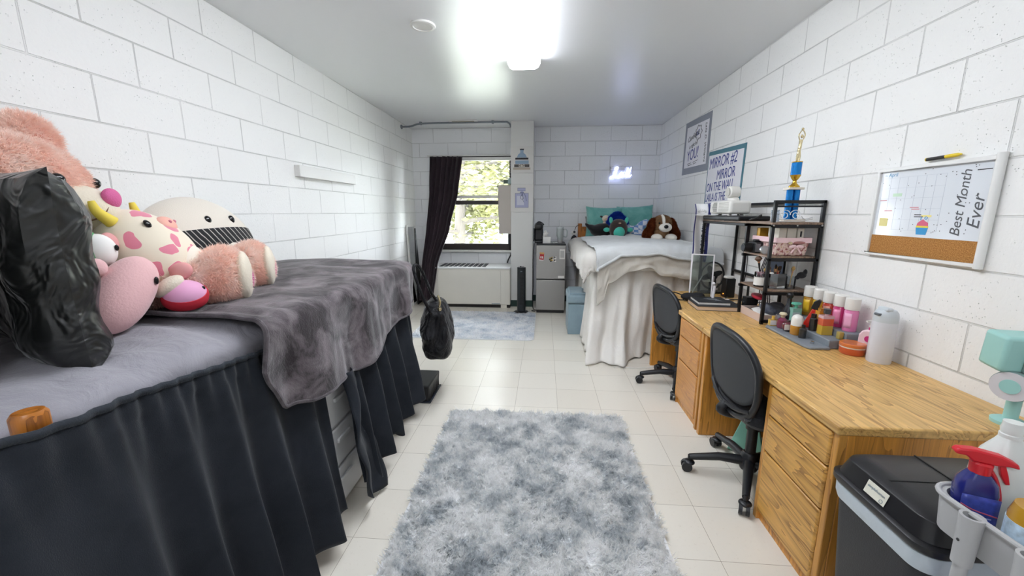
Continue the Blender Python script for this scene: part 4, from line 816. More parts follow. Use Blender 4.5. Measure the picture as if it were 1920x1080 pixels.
# small striped plush
sp_ = thing('plush_ball', 'small pink ball plush with a red band and cream swirl top lying on the throw', 'plush toy', (-1.285, 1.30, 1.095)); sp_.scale = (.92, .92, .92); c = Vector((0, 0, .062))
part('body', MB().ell(tuple(c), (.072, .075, .062), n=32, m=20), mat('plush_bubblepink', 'DCA0C4', .8, sheen=.2), sp_)
q = MB(); q.M = Matrix.Translation(c) @ euler(R(18), R(20), 0).to_4x4(); q.ell((0, 0, .0), (.0745, .0765, .064), n=40, m=20, fn=lambda p: Vector((p.x, p.y, max(-.022, min(.022, p.z))))); part('band', q, mat('plush_red', 'C22638', .8), sp_, label='red headband')
part('knot', MB().ell((-.01, .085, .05), (.025, .025, .03)), mat('plush_red', 'C22638', .8), sp_); part('swirl_top', MB().ell((-.03, -.03, .105), (.055, .055, .03), euler(R(25), R(-30), 0)), mcrm, sp_)
part('eye', MB().ell((.058, .025, .09), (.006, .007, .008)), mbead, sp_)
# second small calf plush between cow and bear leg
sc_ = thing('plush_calf', 'small cream and pink spotted calf plush peeking out behind the big cow plush', 'plush toy', (-1.60, 1.62, 1.09)); part('body', MB().ell((0, 0, .09), (.07, .07, .085)), mcow, sc_); part('head', MB().ell((.0, .02, .17), (.055, .055, .045)), mcow, sc_)
part('eye', MB().ell((.05, .0, .18), (.006, .006, .008)), mbead, sc_); part('ear', MB().ell((.0, .075, .185), (.02, .03, .015)), mat('plush_earpink', 'D99a98', .85), sc_)
# ================================================================ DESKS
DF, DB, DT = 1.035, 1.733, .725
def desk(y0, y1, label, ped_w, far=False, fm=None):
    o = thing('desk', label, 'desk', ((DF + DB) / 2, (y0 + y1) / 2, 0)); X = lambda x: x - (DF + DB) / 2; Y = lambda y: y - (y0 + y1) / 2
    part('desktop', MB().bb(X(DF - .012), X(DB), Y(y0 + .001), Y(y1 - .001), .69, DT), moak, o, bevel=.007, seg=3)
    pe = y0 + ped_w
    part('side_panel', MB().bb(X(DF + .03), X(DB - .005), Y(y0 + .012), Y(y0 + .036), .0, .69), moakx, o, bevel=.003)
    part('front_stile', MB().bb(X(DF + .002), X(DF + .03), Y(y0 + .012), Y(y0 + .040), .0, .69), moakz, o, bevel=.003)
    part('front_stile', MB().bb(X(DF + .002), X(DF + .03), Y(pe - .028), Y(pe), .0, .69), moakz, o, bevel=.003)
    part('inner_panel', MB().bb(X(DF + .03), X(DB - .005), Y(pe - .024), Y(pe), .0, .69), moakx, o, bevel=.003)
    part('side_panel', MB().bb(X(DF + .002), X(DB - .005), Y(y1 - .045), Y(y1 - .010), .0, .69), moakx, o, bevel=.004)
    part('back_panel', MB().bb(X(DB - .022), X(DB - .006), Y(pe), Y(y1 - .046), .10, .69), moakx, o)
    part('plinth', MB().bb(X(DF + .018), X(DF + .03), Y(y0 + .041), Y(pe - .029), .0, .055), moakx, o)
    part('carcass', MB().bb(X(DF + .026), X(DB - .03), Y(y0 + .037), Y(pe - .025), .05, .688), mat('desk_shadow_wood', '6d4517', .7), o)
    for z0, z1 in ((.545, .682), (.368, .538), (.058, .361)):
        pf = MB().bb(X(DF - .004), X(DF + .018), Y(y0 + .042), Y(pe - .03), z0, z1); part('drawer_front', pf, fm or moakf, o, bevel=.008, seg=2)
    dr = part('pencil_drawer', MB().bb(X(DF + .03), X(DF + .052), Y(pe + .004), Y(y1 - .05), .585, .685), moakf, o, bevel=.004); part('pull_notch', MB().bb(X(DF + .022), X(DF + .030), Y(y1 - .23), Y(y1 - .13), .64, .665), mat('notch_dark', '7b4a18', .5), dr, bevel=.003)
    return o
moakn = oak_mat('oak_near_front', 1, 'D3A052', '8f6228')
desk(1.33, 2.525, 'nearest oak desk with three drawer pedestal beside the black trash can', .45, fm=moakn)
desk(2.53, 3.735, 'farther oak desk with plain drawer pedestal standing near the right bed', .44, far=True, fm=oak_mat('maple_front', 1, 'C78B45', 'B3763A'))
# ---------------------------------------------------------------- task chairs
mchp = mat('chair_shell', '1c1e22', .35, bump=.0005, bs=400); mchm = mat('chair_mesh', '3a3c3f', .7, bump=.001, bs=700); msea = cloth_mat('chair_seat', '2b2d31', '34363a', 20, .85, .2)
def task_chair(loc, rz, label):
    ch = thing('task_chair', label, 'chair', loc, rz, group='black task chairs at the desks')   # local +x faces the desk
    def rr(t, w, z0, z1):   # back outline, t in 0..1
        a = 2 * PI * t; e = 2.9; c, s_ = math.cos(a), math.sin(a); zc = (z0 + z1) / 2; hh = (z1 - z0) / 2
        y = w * math.copysign(abs(c) ** (2 / e), c); z = zc + hh * math.copysign(abs(s_) ** (2 / e), s_); k = (z - .42) / .43; return y * (.80 + .20 * math.sin(min(1, max(0, k)) * PI * .55 + .3)), z
    bx = lambda y, z: -.10 - .10 * (z - .5) + .45 * y * y - .04 * max(0, (z - .72)) * 5 * .2
    P = [rr(i / 56, .255, .42, .85) for i in range(56)]
    part('back_frame', MB().tube([(bx(y, z), y, z) for y, z in P], .017, 10, closed=True), mchp, ch)
    def bf(u, v_):
        a = 2 * PI * u; y, z = rr(u, .255 * v_, .42 + .215 * (1 - v_) + .07 * v_, .85 - .215 * (1 - v_)); return (bx(y, z) - .003, y, z)
    part('back_panel', MB().grid(bf, 56, 10, cu=True), mchm, ch, solid=.008)
    P2 = [rr(i / 56, .25, .49, .49 + .34) for i in range(56)]
    part('lower_rim', MB().tube([(bx(y, .50) - .012, y, .505 - .05 * (1 - (y / .22) ** 2)) for y in [(-.21 + .42 * i / 20) for i in range(21)]], .010, 8), mchp, ch)
    part('back_bracket', MB().tube(smooth_pts([(-.10, 0, .45), (-.13, 0, .41), (-.06, 0, .385), (.05, 0, .385)], 5), .024, 10).tube(smooth_pts([(-.085, -.19, .46), (-.05, -.12, .41), (.02, -.05, .39)], 4), .016, 8).tube(smooth_pts([(-.085, .19, .46), (-.05, .12, .41), (.02, .05, .39)], 4), .016, 8), mchp, ch)
    part('seat', MB().ell((.14, 0, .445), (.235, .24, .045), n=36, m=12, e=4.0), msea, ch); part('seat_pan', MB().ell((.14, 0, .41), (.215, .22, .025), n=32, m=8, e=4), mchp, ch)
    part('gas_cylinder', MB().cyl((0.05, 0, .15), (0.05, 0, .40), .026, n=18).cyl((.05, 0, .30), (.05, 0, .395), .035), mchp, ch); part('hub', MB().lathe([(.002, .065), (.042, .065), (.05, .09), (.04, .155), (.03, .165), (.002, .165)], (.05, 0, 0)), mchp, ch)
    for k in range(5):
        a = R(170 + 72 * k); d = Vector((math.cos(a), math.sin(a), 0)); c0 = Vector((.05, 0, .11)); e_ = c0 + d * .30 + Vector((0, 0, -.025))
        lg = part('leg', MB().tube([c0 + d * .02, c0 + d * .15 + Vector((0, 0, .002)), e_], [.028, .023, .017], 10), mchp, ch)
        sd = Vector((-d.y, d.x, 0)); w0 = e_ + Vector((0, 0, -.056)) + d * .012
        ca = part('caster', MB().cyl(w0 + sd * .007, w0 + sd * .024, .028, n=20).cyl(w0 - sd * .024, w0 - sd * .007, .028, n=20).cyl(e_ + Vector((0, 0, -.05)), e_ + Vector((0, 0, .012)), .009).ell(tuple(e_ + Vector((0, 0, -.032))), (.03, .03, .014)), mchp, lg)
    return ch
c1 = task_chair((1.09, 2.05, 0), 0, 'nearer black task chair with grey mesh back tucked into the near desk')
dup(c1, (1.10, 3.26, 0), R(6), 'farther black task chair pushed into the desk beside the right bed')
# dustpan under near desk
dp = thing('dustpan', 'mint green plastic dustpan standing on the floor under the near desk', 'dustpan', (1.25, 2.29, 0)); mmint = mat('mint_plastic', '8FCDB8', .45)
part('pan', MB().prism([(-.10, 0), (.10, 0), (.04, .22), (-.04, .22)], 0, .03, plane_M((0, 0, 0), (.8, -.6, 0), (.12, .16, 1))), mmint, dp, bevel=.004); part('label_strip', MB().prism([(.0, .03), (.05, .03), (.04, .13), (.01, .13)], -.003, 0, plane_M((0, 0, 0), (.8, -.6, 0), (.12, .16, 1))), pw, dp)
# ================================================================ RIGHT WALL
WR = XR - .001
def RW(y, z, dx=0): return plane_M((WR - dx, y, z), (0, -1, 0), (0, 0, 1))
def quad(o, name, pts, d0, d1, m, **k): return part(name, MB().prism(pts, d0, d1, Matrix.Identity(4)), m, o, smooth=False, **k)
def wall_thing(name, label, cat, y, z): 
    o = thing(name, label, cat, (WR, y, z)); o.matrix_world = RW(y, z); return o      # local x runs toward the camera, y up, z into the room
mpgr = mat('poster_grey', '8E929C', .7); mppr = mat('poster_paper', 'E4E3E8', .7); mpbl = mat('marker_blue', '2C3A86', .6); mpte = mat('poster_teal', '4E7C8A', .7)
p = wall_thing('poster', 'hand lettered campaign poster with a wide grey border, higher on the right wall', 'poster', 5.35, 1.90)
quad(p, 'board', [(0, .0), (.80, -.015), (.805, .585), (.03, .61)], 0, .003, mpgr); quad(p, 'paper', [(.06, .075), (.745, .06), (.75, .52), (.09, .545)], .0032, .0042, mppr)
tx = MB(); I = lambda x, y, rz=0: Matrix.Translation((x, y, .0048)) @ Matrix.Rotation(rz, 4, 'Z')
text_mb('Candidate', .085, I(.14, .365, R(8)), shear=.4, mb=tx, bold=0); text_mb('is right for', .062, I(.20, .285, R(6)), shear=.2, mb=tx, bold=0); text_mb('Laila D. Williams', .066, I(.66, .50, R(-88)), shear=.3, mb=tx, bold=0, sx=.92)
part('lettering', tx, mink, p, smooth=False); tx = MB(); text_mb('YOU!', .175, I(.15, .145, R(3)), shear=.1, mb=tx, bold=0, sx=.85); text_mb('#2', .085, I(.40, .40, R(6)), shear=.2, mb=tx, bold=0); part('lettering', tx, mpbl, p, smooth=False)
for (a, b, c, d) in ((.18, .115, .30, .12), (.36, .118, .50, .13), (.20, .095, .32, .098), (.37, .097, .46, .105)): part('underline', MB().tube([(a, b, .005), (c, d, .005)], .003, 6), mink, p)
un = MB(); un.tube(smooth_pts([(.47 + (.085 + .015 * math.cos(7 * R(a))) * math.cos(R(a)), .43 + (.075 + .012 * math.cos(7 * R(a))) * math.sin(R(a)), .005) for a in range(0, 360, 15)], 3, closed=True), .003, 6, closed=True)
part('flower_outline', un, mink, p)
p = wall_thing('poster', 'hand lettered poster with teal top edge reading MIRROR #2, lower on the right wall', 'poster', 4.56, 1.45)
quad(p, 'board', [(0, 0), (.80, 0), (.83, .585), (.03, .615)], 0, .003, mpte); quad(p, 'paper', [(.02, .0), (.775, .0), (.795, .545), (.045, .575)], .0032, .0042, mppr)
tx = MB()
for s_, x, y, sz, w_ in (('MIRROR #2', .07, .435, .15, .92), ('MIRROR', .27, .315, .135, .90), ('ON THE WALL', .04, .205, .125, .84), ('LAILA IS THE', .03, .105, .115, .84), ('BEST CANDIDATE', .03, .01, .110, .76)): text_mb(s_, sz, I(x, y, R(1)), shear=.12, mb=tx, bold=0, sx=w_ * .92, space=.95)
part('lettering', tx, mpbl, p, smooth=False)
# whiteboard
wb = wall_thing('whiteboard', 'white framed calendar whiteboard with a cork strip along its bottom', 'whiteboard', 2.262, 1.228); W_, H_ = .562, .436; mfw = mat('frame_white', 'E8E8E6', .35)
part('frame', MB().bb(0, W_, 0, .014, 0, .02).bb(0, W_, H_ - .014, H_, 0, .02).bb(0, .014, .014, H_ - .014, 0, .02).bb(W_ - .014, W_, .014, H_ - .014, 0, .02), mfw, wb, bevel=.004)
part('side_rail', MB().cyl((W_ - .002, -.002, .014), (W_ - .002, H_ + .006, .014), .015), mfw, wb)
part('dry_erase_surface', MB().bb(.014, W_ - .014, .105, H_ - .014, .002, .008), mat('whiteboard_surface', 'DDE2E8', .12), wb)
t = NT('cork'); vn = t.n('ShaderNodeTexNoise', in_Vector=t.obj(), in_Scale=220, in_Detail=2); t.p(Base_Color=t.ramp(vn, [(.35, lin('93602A')), (.65, lin('C08B4C'))]).outputs[0], Roughness=.9, Normal=t.bump(vn.outputs[0], .001).outputs[0]); part('cork_strip', MB().bb(.014, W_ - .014, .014, .1045, .002, .009), t.m, wb)
gl = MB(); gx0, gx1, gz0, gz1 = .03, .355, .135, .385
for k in range(8): x = gx0 + (gx1 - gx0) * k / 7; gl.bb(x - .0004, x + .0004, gz0, gz1, .008, .0084)
for k in range(6): z = gz0 + (gz1 - gz0) * k / 5; gl.bb(gx0, gx1, z - .0004, z + .0004, .008, .0084)
part('calendar_grid', gl, mat('grid_grey', 'b4bbc6', .6), wb)
J = lambda x, y, rz=0: Matrix.Translation((x, y, .0086)) @ Matrix.Rotation(rz, 4, 'Z')
tx = MB(); text_mb('~ April', .026, J(.035, .392), mb=tx, depth=.0002); part('lettering', tx, mat('marker_sky', '5C9CC4', .5), wb, smooth=False)
tx = MB(); text_mb('Best Month', .060, J(.455, .118, R(90)), shear=.25, mb=tx, depth=.0002, bold=0, sx=1.0, space=.97); text_mb('Ever', .072, J(.525, .150, R(90)), shear=.3, mb=tx, depth=.0002, bold=0, sx=1.05); part('lettering', tx, mat('marker_greyblack', '55575c', .5), wb, smooth=False)
rn = random.Random(3); dt = MB()
for k in range(46): x, y = rn.uniform(.025, .54), rn.uniform(.12, .41); dt.add([(x - .0022, y - .0015, .0088), (x + .002, y - .002, .0088), (x + .0024, y + .0016, .0088), (x - .001, y + .0022, .0088)], [(0, 1, 2, 3)])
part('number_marks', dt, mat('marker_greyblack', '55575c', .5), wb, smooth=False)
for nm, c, bx in (('yellow_note', 'E9DF9A', (.045, .095, .15, .19)), ('green_note', 'C4E0C8', (.10, .15, .295, .31)), ('yellow_note', 'EBDD8A', (.27, .32, .198, .207))): part(nm, MB().bb(bx[0], bx[1], bx[2], bx[3], .0082, .0085), mat('note_' + c, c, .6), wb)
rd = MB()
for x, y, l in ((.03, .275, .04), (.065, .225, .045), (.205, .24, .045), (.215, .232, .04)): rd.bb(x, x + l, y, y + .0035, .0082, .0086)
part('red_writing', rd, mat('marker_red', 'C97A85', .5), wb); bk2 = MB()
for x, y, l in ((.235, .206, .035), (.235, .197, .045), (.475, .385, .055)): bk2.bb(x, x + l, y, y + .0035, .0082, .0086)
part('black_writing', bk2, mink, wb)
cx = .285; part('cupcake_cup', MB().prism([(cx - .024, .118), (cx + .024, .118), (cx + .03, .150), (cx - .03, .150)], .0085, .009), mat('marker_cyan', '2F93CC', .5), wb, smooth=False)
part('cupcake_icing', MB().prism([(cx - .03, .150), (cx + .03, .150), (cx + .03, .158), (cx - .03, .158)], .0085, .009), mat('marker_yellow', 'E7D640', .5), wb, smooth=False)
part('cupcake_icing', MB().prism([(cx - .028, .158), (cx + .028, .158), (cx + .026, .172), (cx + .01, .180), (cx, .188), (cx - .014, .180), (cx - .026, .170)], .0085, .009), mat('marker_pink', 'D9607F', .5), wb, smooth=False)
part('cupcake_topper', MB().tube([(cx - .012, .184, .009), (cx - .012, .200, .009)], .0014, 6).tube([(cx + .012 + .006 * math.cos(R(a)), .194 + .006 * math.sin(R(a)), .009) for a in range(0, 360, 40)], .0014, 6, closed=True), mat('marker_cyan', '2F93CC', .5), wb)
pn = wall_thing('marker_pen', 'black and yellow marker resting on top of the whiteboard frame', 'marker', 2.01, 1.681)
part('barrel', MB().cyl((0, 0, .012), (.085, .002, .012), .0075), mblackpl, pn); part('cap', MB().tube([(.085, .002, .012), (.135, .0035, .012), (.15, .004, .012)], [.0078, .0078, .003], 14), mat('marker_cap_yellow', 'E6C92C', .4), pn); part('tail_ring', MB().cyl((-.004, 0, .012), (0, 0, .012), .0077), mat('marker_cap_yellow', 'E6C92C', .4), pn)
# ================================================================ HUTCH SHELF
mst = mat('black_steel', '1b1c1f', .4, .3); t = oak_mat('rustic_shelf', 1, '8B7461', '54423a', .5)
sh = thing('desk_hutch', 'black metal framed hutch with brown shelves standing across both desks', 'shelf', (1.43, 2.63, DT)); X0, X1 = 0, .285; q = .010
def bar(a, b, r=.0095): return MB().bb(min(a[0], b[0]) - r, max(a[0], b[0]) + r, min(a[1], b[1]) - r, max(a[1], b[1]) + r, min(a[2], b[2]) - (r if a[2] == b[2] else 0), max(a[2], b[2]) + (r if a[2] == b[2] else 0))
for x, y, h_ in ((X0, 0, .785), (X1, 0, .785), (X0 + .01, .33, .655), (X1, .33, .655), (X1, 1.08, .785), (X0 + .0, 1.08, .655)): part('post', bar((x, y, 0), (x, y, h_)), mst, sh, bevel=.002)
part('top_rail', bar((X0, 0, .785), (X1, 0, .785)), mst, sh, bevel=.002); part('top_rail', bar((X1, 0, .785), (X1, 1.08, .785)), mst, sh, bevel=.002); part('top_rail', bar((X0 + .02, 0, .757), (X1 - .01, 0, .757), .005), mst, sh)
for z in (.635, .425, .205): part('crossbar', bar((X0, 0, z), (X1, 0, z)), mst, sh, bevel=.002); part('crossbar', bar((X0, .33, z), (X1, .33, z)), mst, sh, bevel=.002)
part('crossbar', bar((X0, 0, .02), (X1, 0, .02)), mst, sh, bevel=.002); part('crossbar', bar((X0, 1.08, .635), (X1, 1.08, .635)), mst, sh)
part('back_brace', bar((X1, .33, .21), (X1, 1.08, .21)), mst, sh); part('front_rail', bar((X0, .33, .635), (X0, 1.08, .635)), mst, sh, bevel=.002)
part('shelf_board', MB().bb(X0 - .01, X1 + .005, -.01, 1.09, .6455, .660), t, sh, bevel=.002, label='long top shelf board')
part('shelf_board', MB().bb(X0, X1, .0, .33, .4355, .447), t, sh, bevel=.002, label='middle shelf board'); part('shelf_board', MB().bb(X0, X1, .0, .33, .2155, .227), t, sh, bevel=.002, label='lower shelf board')
bo = MB()
for x in (.0, .14, .285): bo.ell((x, -.0105, .64), (.006, .003, .006), n=10, m=6)
part('bolt', bo, msteel, sh)
S1, S2, S3 = DT + .660, DT + .447, DT + .227
def at(x, y, z): return (x, y, z)
# trophy
tr = thing('trophy', 'tall trophy with blue columns and a gold figure on the hutch top', 'trophy', (1.565, 2.70, S1)); mtb = mat('trophy_blue', '1479C4', .22, .6, bump=.002, bs=160); mgold = mat('trophy_gold', 'C9A23C', .2, 1); mmar = mat('trophy_marble', 'D9CFC0', .25)
part('base', MB().bb(-.065, .065, -.05, .05, 0, .018), mmar, tr, bevel=.002)
q = MB()
for x in (-.02, .02): q.cyl((x, 0, .018), (x, 0, .20), .019, n=24)
part('lower_column', q, mtb, tr); part('platform', MB().bb(-.045, .045, -.035, .035, .20, .214), mmar, tr, bevel=.002)
part('cup_riser', MB().lathe([(.002, .214), (.03, .214), (.03, .222), (.012, .24), (.010, .255), (.020, .268), (.028, .285), (.03, .29), (.002, .29)]), mgold, tr)
part('upper_column', MB().lathe([(.002, .29), (.028, .29), (.028, .365), (.002, .365)]), mtb, tr)
part('column_cap', MB().lathe([(.002, .365), (.03, .365), (.03, .37), (.002, .372)]), mgold, tr)
fgb = MB(); fgb.tube(smooth_pts([(-.006, 0, .37), (-.004, 0, .40), (.0, 0, .43), (.004, 0, .455)], 4), [.004, .005, .006, .006, .007, .007, .008, .008, .008, .009, .009, .010, .010], 10)
fgb.tube(smooth_pts([(.006, 0, .37), (.010, 0, .40), (.006, 0, .43), (.004, 0, .455)], 4), .006, 10); fgb.tube([(.004, 0, .45), (.005, 0, .475), (.007, 0, .50)], [.010, .009, .011], 10).ell((.009, 0, .52), (.008, .008, .011))
fgb.tube(smooth_pts([(-.004, 0, .502), (-.010, 0, .525), (.0, 0, .548), (.008, 0, .556)], 4), .0035, 8); fgb.tube(smooth_pts([(.018, 0, .502), (.026, 0, .525), (.02, 0, .545), (.010, 0, .556)], 4), .0035, 8).ell((.009, 0, .562), (.008, .006, .009))
part('figure', baked(fgb, .0022, 2), mat('pale_gold', 'D8C9A0', .22, 1), tr)
# wire scroll card holder
ws = thing('wire_holder', 'white wire scroll holder in front of the trophy', 'card holder', (1.53, 2.645, S1)); mww = mat('wire_white', 'E8E8E8', .3)
def spiral(cx, cz, r, sgn, turns=1.6): return [(cx + sgn * r * (1 - i / 26 * .8) * math.cos(2 * PI * turns * i / 26), 0, cz + r * (1 - i / 26 * .8) * math.sin(2 * PI * turns * i / 26)) for i in range(27)]
q = MB(); q.tube(spiral(-.03, .045, .034, 1), .0022, 6).tube(spiral(.035, .045, .034, -1), .0022, 6).tube(smooth_pts([(.07, 0, .04), (.10, .02, .02), (.15, .02, .03)], 5), .0022, 6).tube(smooth_pts([(-.08, 0, .002), (-.03, .0, .006), (.06, 0, .006), (.15, .02, .02)], 5), .0022, 6); part('wire', q, mww, ws)
tag(part('card', MB().prism([(0, 0), (.05, 0), (.05, .075), (0, .075)], 0, .002, plane_M((0, 0, 0), (1, 0, 0), (0, .1, 1))), mat('card_print', 'B9C4CE', .5, var=.5, vs=90)), 'small patterned card standing left of the wire scrolls on the hutch', 'card', loc=(1.445, 2.69, S1 + .001))
# projector and things on top shelf
pj = thing('projector', 'white mini projector with side vent lying on the far end of the hutch top', 'projector', (1.50, 3.46, S1 + .035)); mpj = mat('projector_white', 'DEDCD6', .4)
part('body', MB().bb(-.07, .09, -.22, .17, .012, .115), mpj, pj, bevel=.022, seg=4); part('lens_panel', MB().bb(-.055, .055, .170, .19, .025, .105), mat('lens_grey', '8b97a4', .2), pj, bevel=.008)
q = MB()
for k in range(9): q.bb(-.0725, -.0695, .02, .11 - abs(k - 4) * .006, .030 + k * .0085, .034 + k * .0085)
part('vent', q, mat('vent_dark', '6c6a66', .6), pj); q = MB()
for i in range(12):
    for k in range(6): q.bb(-.0722, -.0697, -.19 + i * .015, -.183 + i * .015, .035 + k * .012, .040 + k * .012)
part('speaker_holes', q, mat('vent_soft', 'b9b7b0', .6), pj); part('foot', MB().cyl((-.04, -.15, 0), (-.04, -.15, .013), .015).cyl((.05, -.15, 0), (.05, -.15, .013), .015).cyl((.0, .12, 0), (.0, .12, .013), .015), mpj, pj)
cf = thing('security_camera', 'small white round swivel device sitting on top of the projector', 'camera', (1.50, 3.36, S1 + .152)); part('base', MB().lathe([(.002, 0), (.045, 0), (.04, .018), (.018, .03), (.002, .03)]), mpj, cf)
part('head', MB().cyl((-.045, 0, .065), (.035, .01, .065), .046, n=28), mpj, cf, bevel=.006); part('grille', MB().cyl((-.049, 0, .065), (-.0455, 0, .065), .034), mat('grille_grey', 'b7b5ae', .6), cf)
dv = thing('black_tray', 'flat black tray box under the projector on the hutch top', 'media player', (1.50, 3.38, S1 + .001)); part('body', MB().bb(-.10, .12, -.36, .30, 0, .033), mblackpl, dv, bevel=.008)
part('cable_loop', MB().tube(smooth_pts([(.05, -.36, .03), (.02, -.42, .04), (-.02, -.44, .02), (-.05, -.42, .008), (-.02, -.38, .012)], 5), .006, 8), mblackpl, dv)
tag(part('paper_edge', MB().bb(-.09, .03, -.14, .05, 0, .004), pw, bevel=.001), 'small white paper slipped between projector feet and black tray', 'paper', loc=(1.44, 3.68, S1 + .0342))
# sash
t = NT('sash_satin'); sx_ = t.n('ShaderNodeSeparateXYZ', i0=t.obj(src='Object'))
sa = thing('pageant_sash', 'white satin pageant sash with dark blue edges hanging from the far hutch end', 'sash', (1.415, 3.735, 1.0)); msw = mat('satin_white', 'E3E3E3', .4, sheen=.3); msb = mat('satin_blue', '1A2470', .35, sheen=.3)
def sf(x0, x1): return lambda u, v_: (x0 + (x1 - x0) * u + .004 * math.sin(v_ * 9), .012 * math.sin((x0 + (x1 - x0) * u) * 45 + v_ * 3) + .03 * max(0, v_ - .9) * 8, v_ * .52)
part('ribbon', MB().grid(sf(-.055, .042), 14, 30), msw, sa, solid=.0015); part('edge', MB().grid(sf(-.066, -.0555), 4, 30), msb, sa, solid=.0025, label='dark blue left edge'); part('edge', MB().grid(sf(.0425, .066), 5, 30), msb, sa, solid=.0025, label='dark blue right edge')
part('lettering', text_mb('Miss Blue & W', .075, plane_M((.000, -.016, .375), (0, 0, -1), (1, 0, 0)), shear=.45, bold=0, sx=.80), mat('sash_letter', '1c2340', .5), sa, smooth=False)
q = MB()
for k in range(7): a = R(20 + 140 * k / 6); q.tube([(-.008 + .03 * math.cos(a), -.016, .44 + .012 * math.sin(a)), (-.008 + .042 * math.cos(a), -.016, .448 + .022 * math.sin(a))], .0015, 5)
q.tube([(-.008 + .034 * math.cos(R(a)), -.016, .438 + .012 * math.sin(R(a))) for a in range(15, 170, 12)], .0015, 5); part('crown_emblem', q, mat('emblem_grey', '8b8b83', .4), sa)
# things on shelf 2: basket, camera
bs_ = thing('basket', 'pink lace edged basket with a ribbon bow on the middle hutch shelf', 'basket', (1.575, 2.79, S2)); t = NT('basket_fabric'); vn = t.n('ShaderNodeTexNoise', in_Vector=t.obj(), in_Scale=60, in_Detail=2); t.p(Base_Color=t.ramp(vn, [(.38, lin('9b5f5c')), (.47, lin('D7B6B0')), (.60, lin('E4D3C6')), (.7, lin('C9A277'))]).outputs[0], Roughness=.8)
q = MB(); q.box((0, 0, .05), (.175, .26, .10), taper=1.12); part('body', q, t.m, bs_, bevel=.008); mlac = mat('lace_pink', 'E6C6C9', .8)
q = MB(); zz = .10
for (a, b, c, d) in ((-.105, .105, -.150, -.147), (-.105, .105, .147, .150)): q.bb(a, b, c, d, .084, .116)
for (a, b, c, d) in ((-.106, -.103, -.147, .147), (.103, .106, -.147, .147)): q.bb(a, b, c, d, .084, .116)
part('lace_band', q, mlac, bs_); bw = MB(); bw.ell((-.012, -.160, .062), (.022, .006, .010), euler(0, R(-15), 0)).ell((.034, -.160, .062), (.022, .006, .010), euler(0, R(15), 0)).ell((.011, -.163, .060), (.008, .006, .008)).tube([(.008, -.160, .058), (-.02, -.162, .02)], .005, 6).tube([(.014, -.160, .058), (.04, -.162, .02)], .005, 6); part('bow', bw, mlac, bs_)
q = MB(); q.ell((.03, -.153, .085), (.035, .004, .010)); part('plaque', q, mat('plaque_mauve', '9c6a66', .5), bs_); q = MB(); q.ell((-.025, -.155, .083), (.013, .005, .009)); part('gold_bead', q, mat('clasp_gold', 'CDBE9A', .25, .9), bs_)
for i, (x, w_, lab) in enumerate(((1.522, .045, 'cream box end standing in the pink basket, leftmost of three'), (1.577, .055, 'cream box end standing in the pink basket, middle of three'), (1.632, .040, 'cream box with small dark print in the pink basket, rightmost of three'))):
    o = part('cosmetic_box', MB().bb(-w_ / 2, w_ / 2, -.06, .06, 0, .075), mat('cream_box', 'DCD7C9', .5), bevel=.002); tag(o, lab, 'box', 'boxes in the basket', (x, 2.74, S2 + .1005))
    if i == 2: part('print', MB().bb(-.004, .006, -.0612, -.0601, .02, .055), mink, o)
tag(part('gold_box', MB().bb(-.028, .028, -.02, .02, 0, .07), mat('gold_card', 'B78A2A', .4, .3), bevel=.002), 'small gold box sticking up at the back of the pink basket', 'box', loc=(1.505, 2.885, S2 + .1005))
cm = thing('camera', 'black compact camera with protruding lens on the middle hutch shelf', 'camera', (1.462, 2.865, S2)); part('body', MB().bb(-.03, .03, -.055, .055, 0, .075), mblackpl, cm, bevel=.008); part('viewfinder_hump', MB().bb(-.02, .02, -.025, .02, .075, .092), mblackpl, cm, bevel=.006)
part('lens_barrel', MB().cyl((-.03, .01, .036), (-.075, .01, .036), .031, n=24).cyl((-.075, .01, .036), (-.082, .01, .036), .027), mblackpl, cm); part('lens_glass', MB().cyl((-.083, .01, .036), (-.0825, .01, .036), .02), mat('lens_glass', '20242c', .05), cm); part('side_plate', MB().bb(-.031, .0, -.058, -.0555, .01, .065), mat('camera_silver', '8f959a', .3, .6), cm)
tag(part('round_clock', MB().cyl((0, 0, .03), (.0, -.02, .03), .028).cyl((0, -.02, .03), (0, -.022, .03), .022), mat('clock_silver', 'b5b9bb', .25, .7)), 'small silver round clock between the camera and the front hutch post', 'clock', loc=(1.452, 2.745, S2 + .001))
# shelf 3: jars of makeup brushes
mcl = glass_mat('clear_plastic', 'F4F6F8', .10)
def brush(loc, dr, L, hcol, bcol, label, hr=.0035, br_=.010, bl_=.03, fan=False):
    d = Vector(dr).normalized(); o = thing('makeup_brush', label, 'makeup brush', loc, group='makeup brushes on the lower hutch shelf'); o_ = MB().tube([d * 0, d * L * .7], [hr * .7, hr * 1.2], 8); part('handle', o_, mat('bh_' + hcol, hcol, .35), o)
    part('ferrule', MB().tube([d * L * .7, d * L * .82], [hr * 1.2, hr * 1.5], 8), mat('ferrule_rose', 'C79a7a', .3, .8), o); part('bristles', MB().tube([d * L * .82, d * (L * .82 + bl_ * .5), d * (L * .82 + bl_)], [hr * 1.5, br_, br_ * .45], 10), mat('br_' + bcol, bcol, .9), o)
cb = thing('brush_cup', 'clear square acrylic cup of makeup brushes in the middle of the lower shelf', 'cup', (1.53, 2.73, S3)); q = MB()
for (a, b, c, d) in ((-.05, .05, -.05, -.047), (-.05, .05, .047, .05), (-.05, -.047, -.047, .047), (.047, .05, -.047, .047)): q.bb(a, b, c, d, 0, .10)
part('wall', q, mcl, cb); part('bottom', MB().bb(-.05, .05, -.05, .05, 0, .003), mcl, cb)
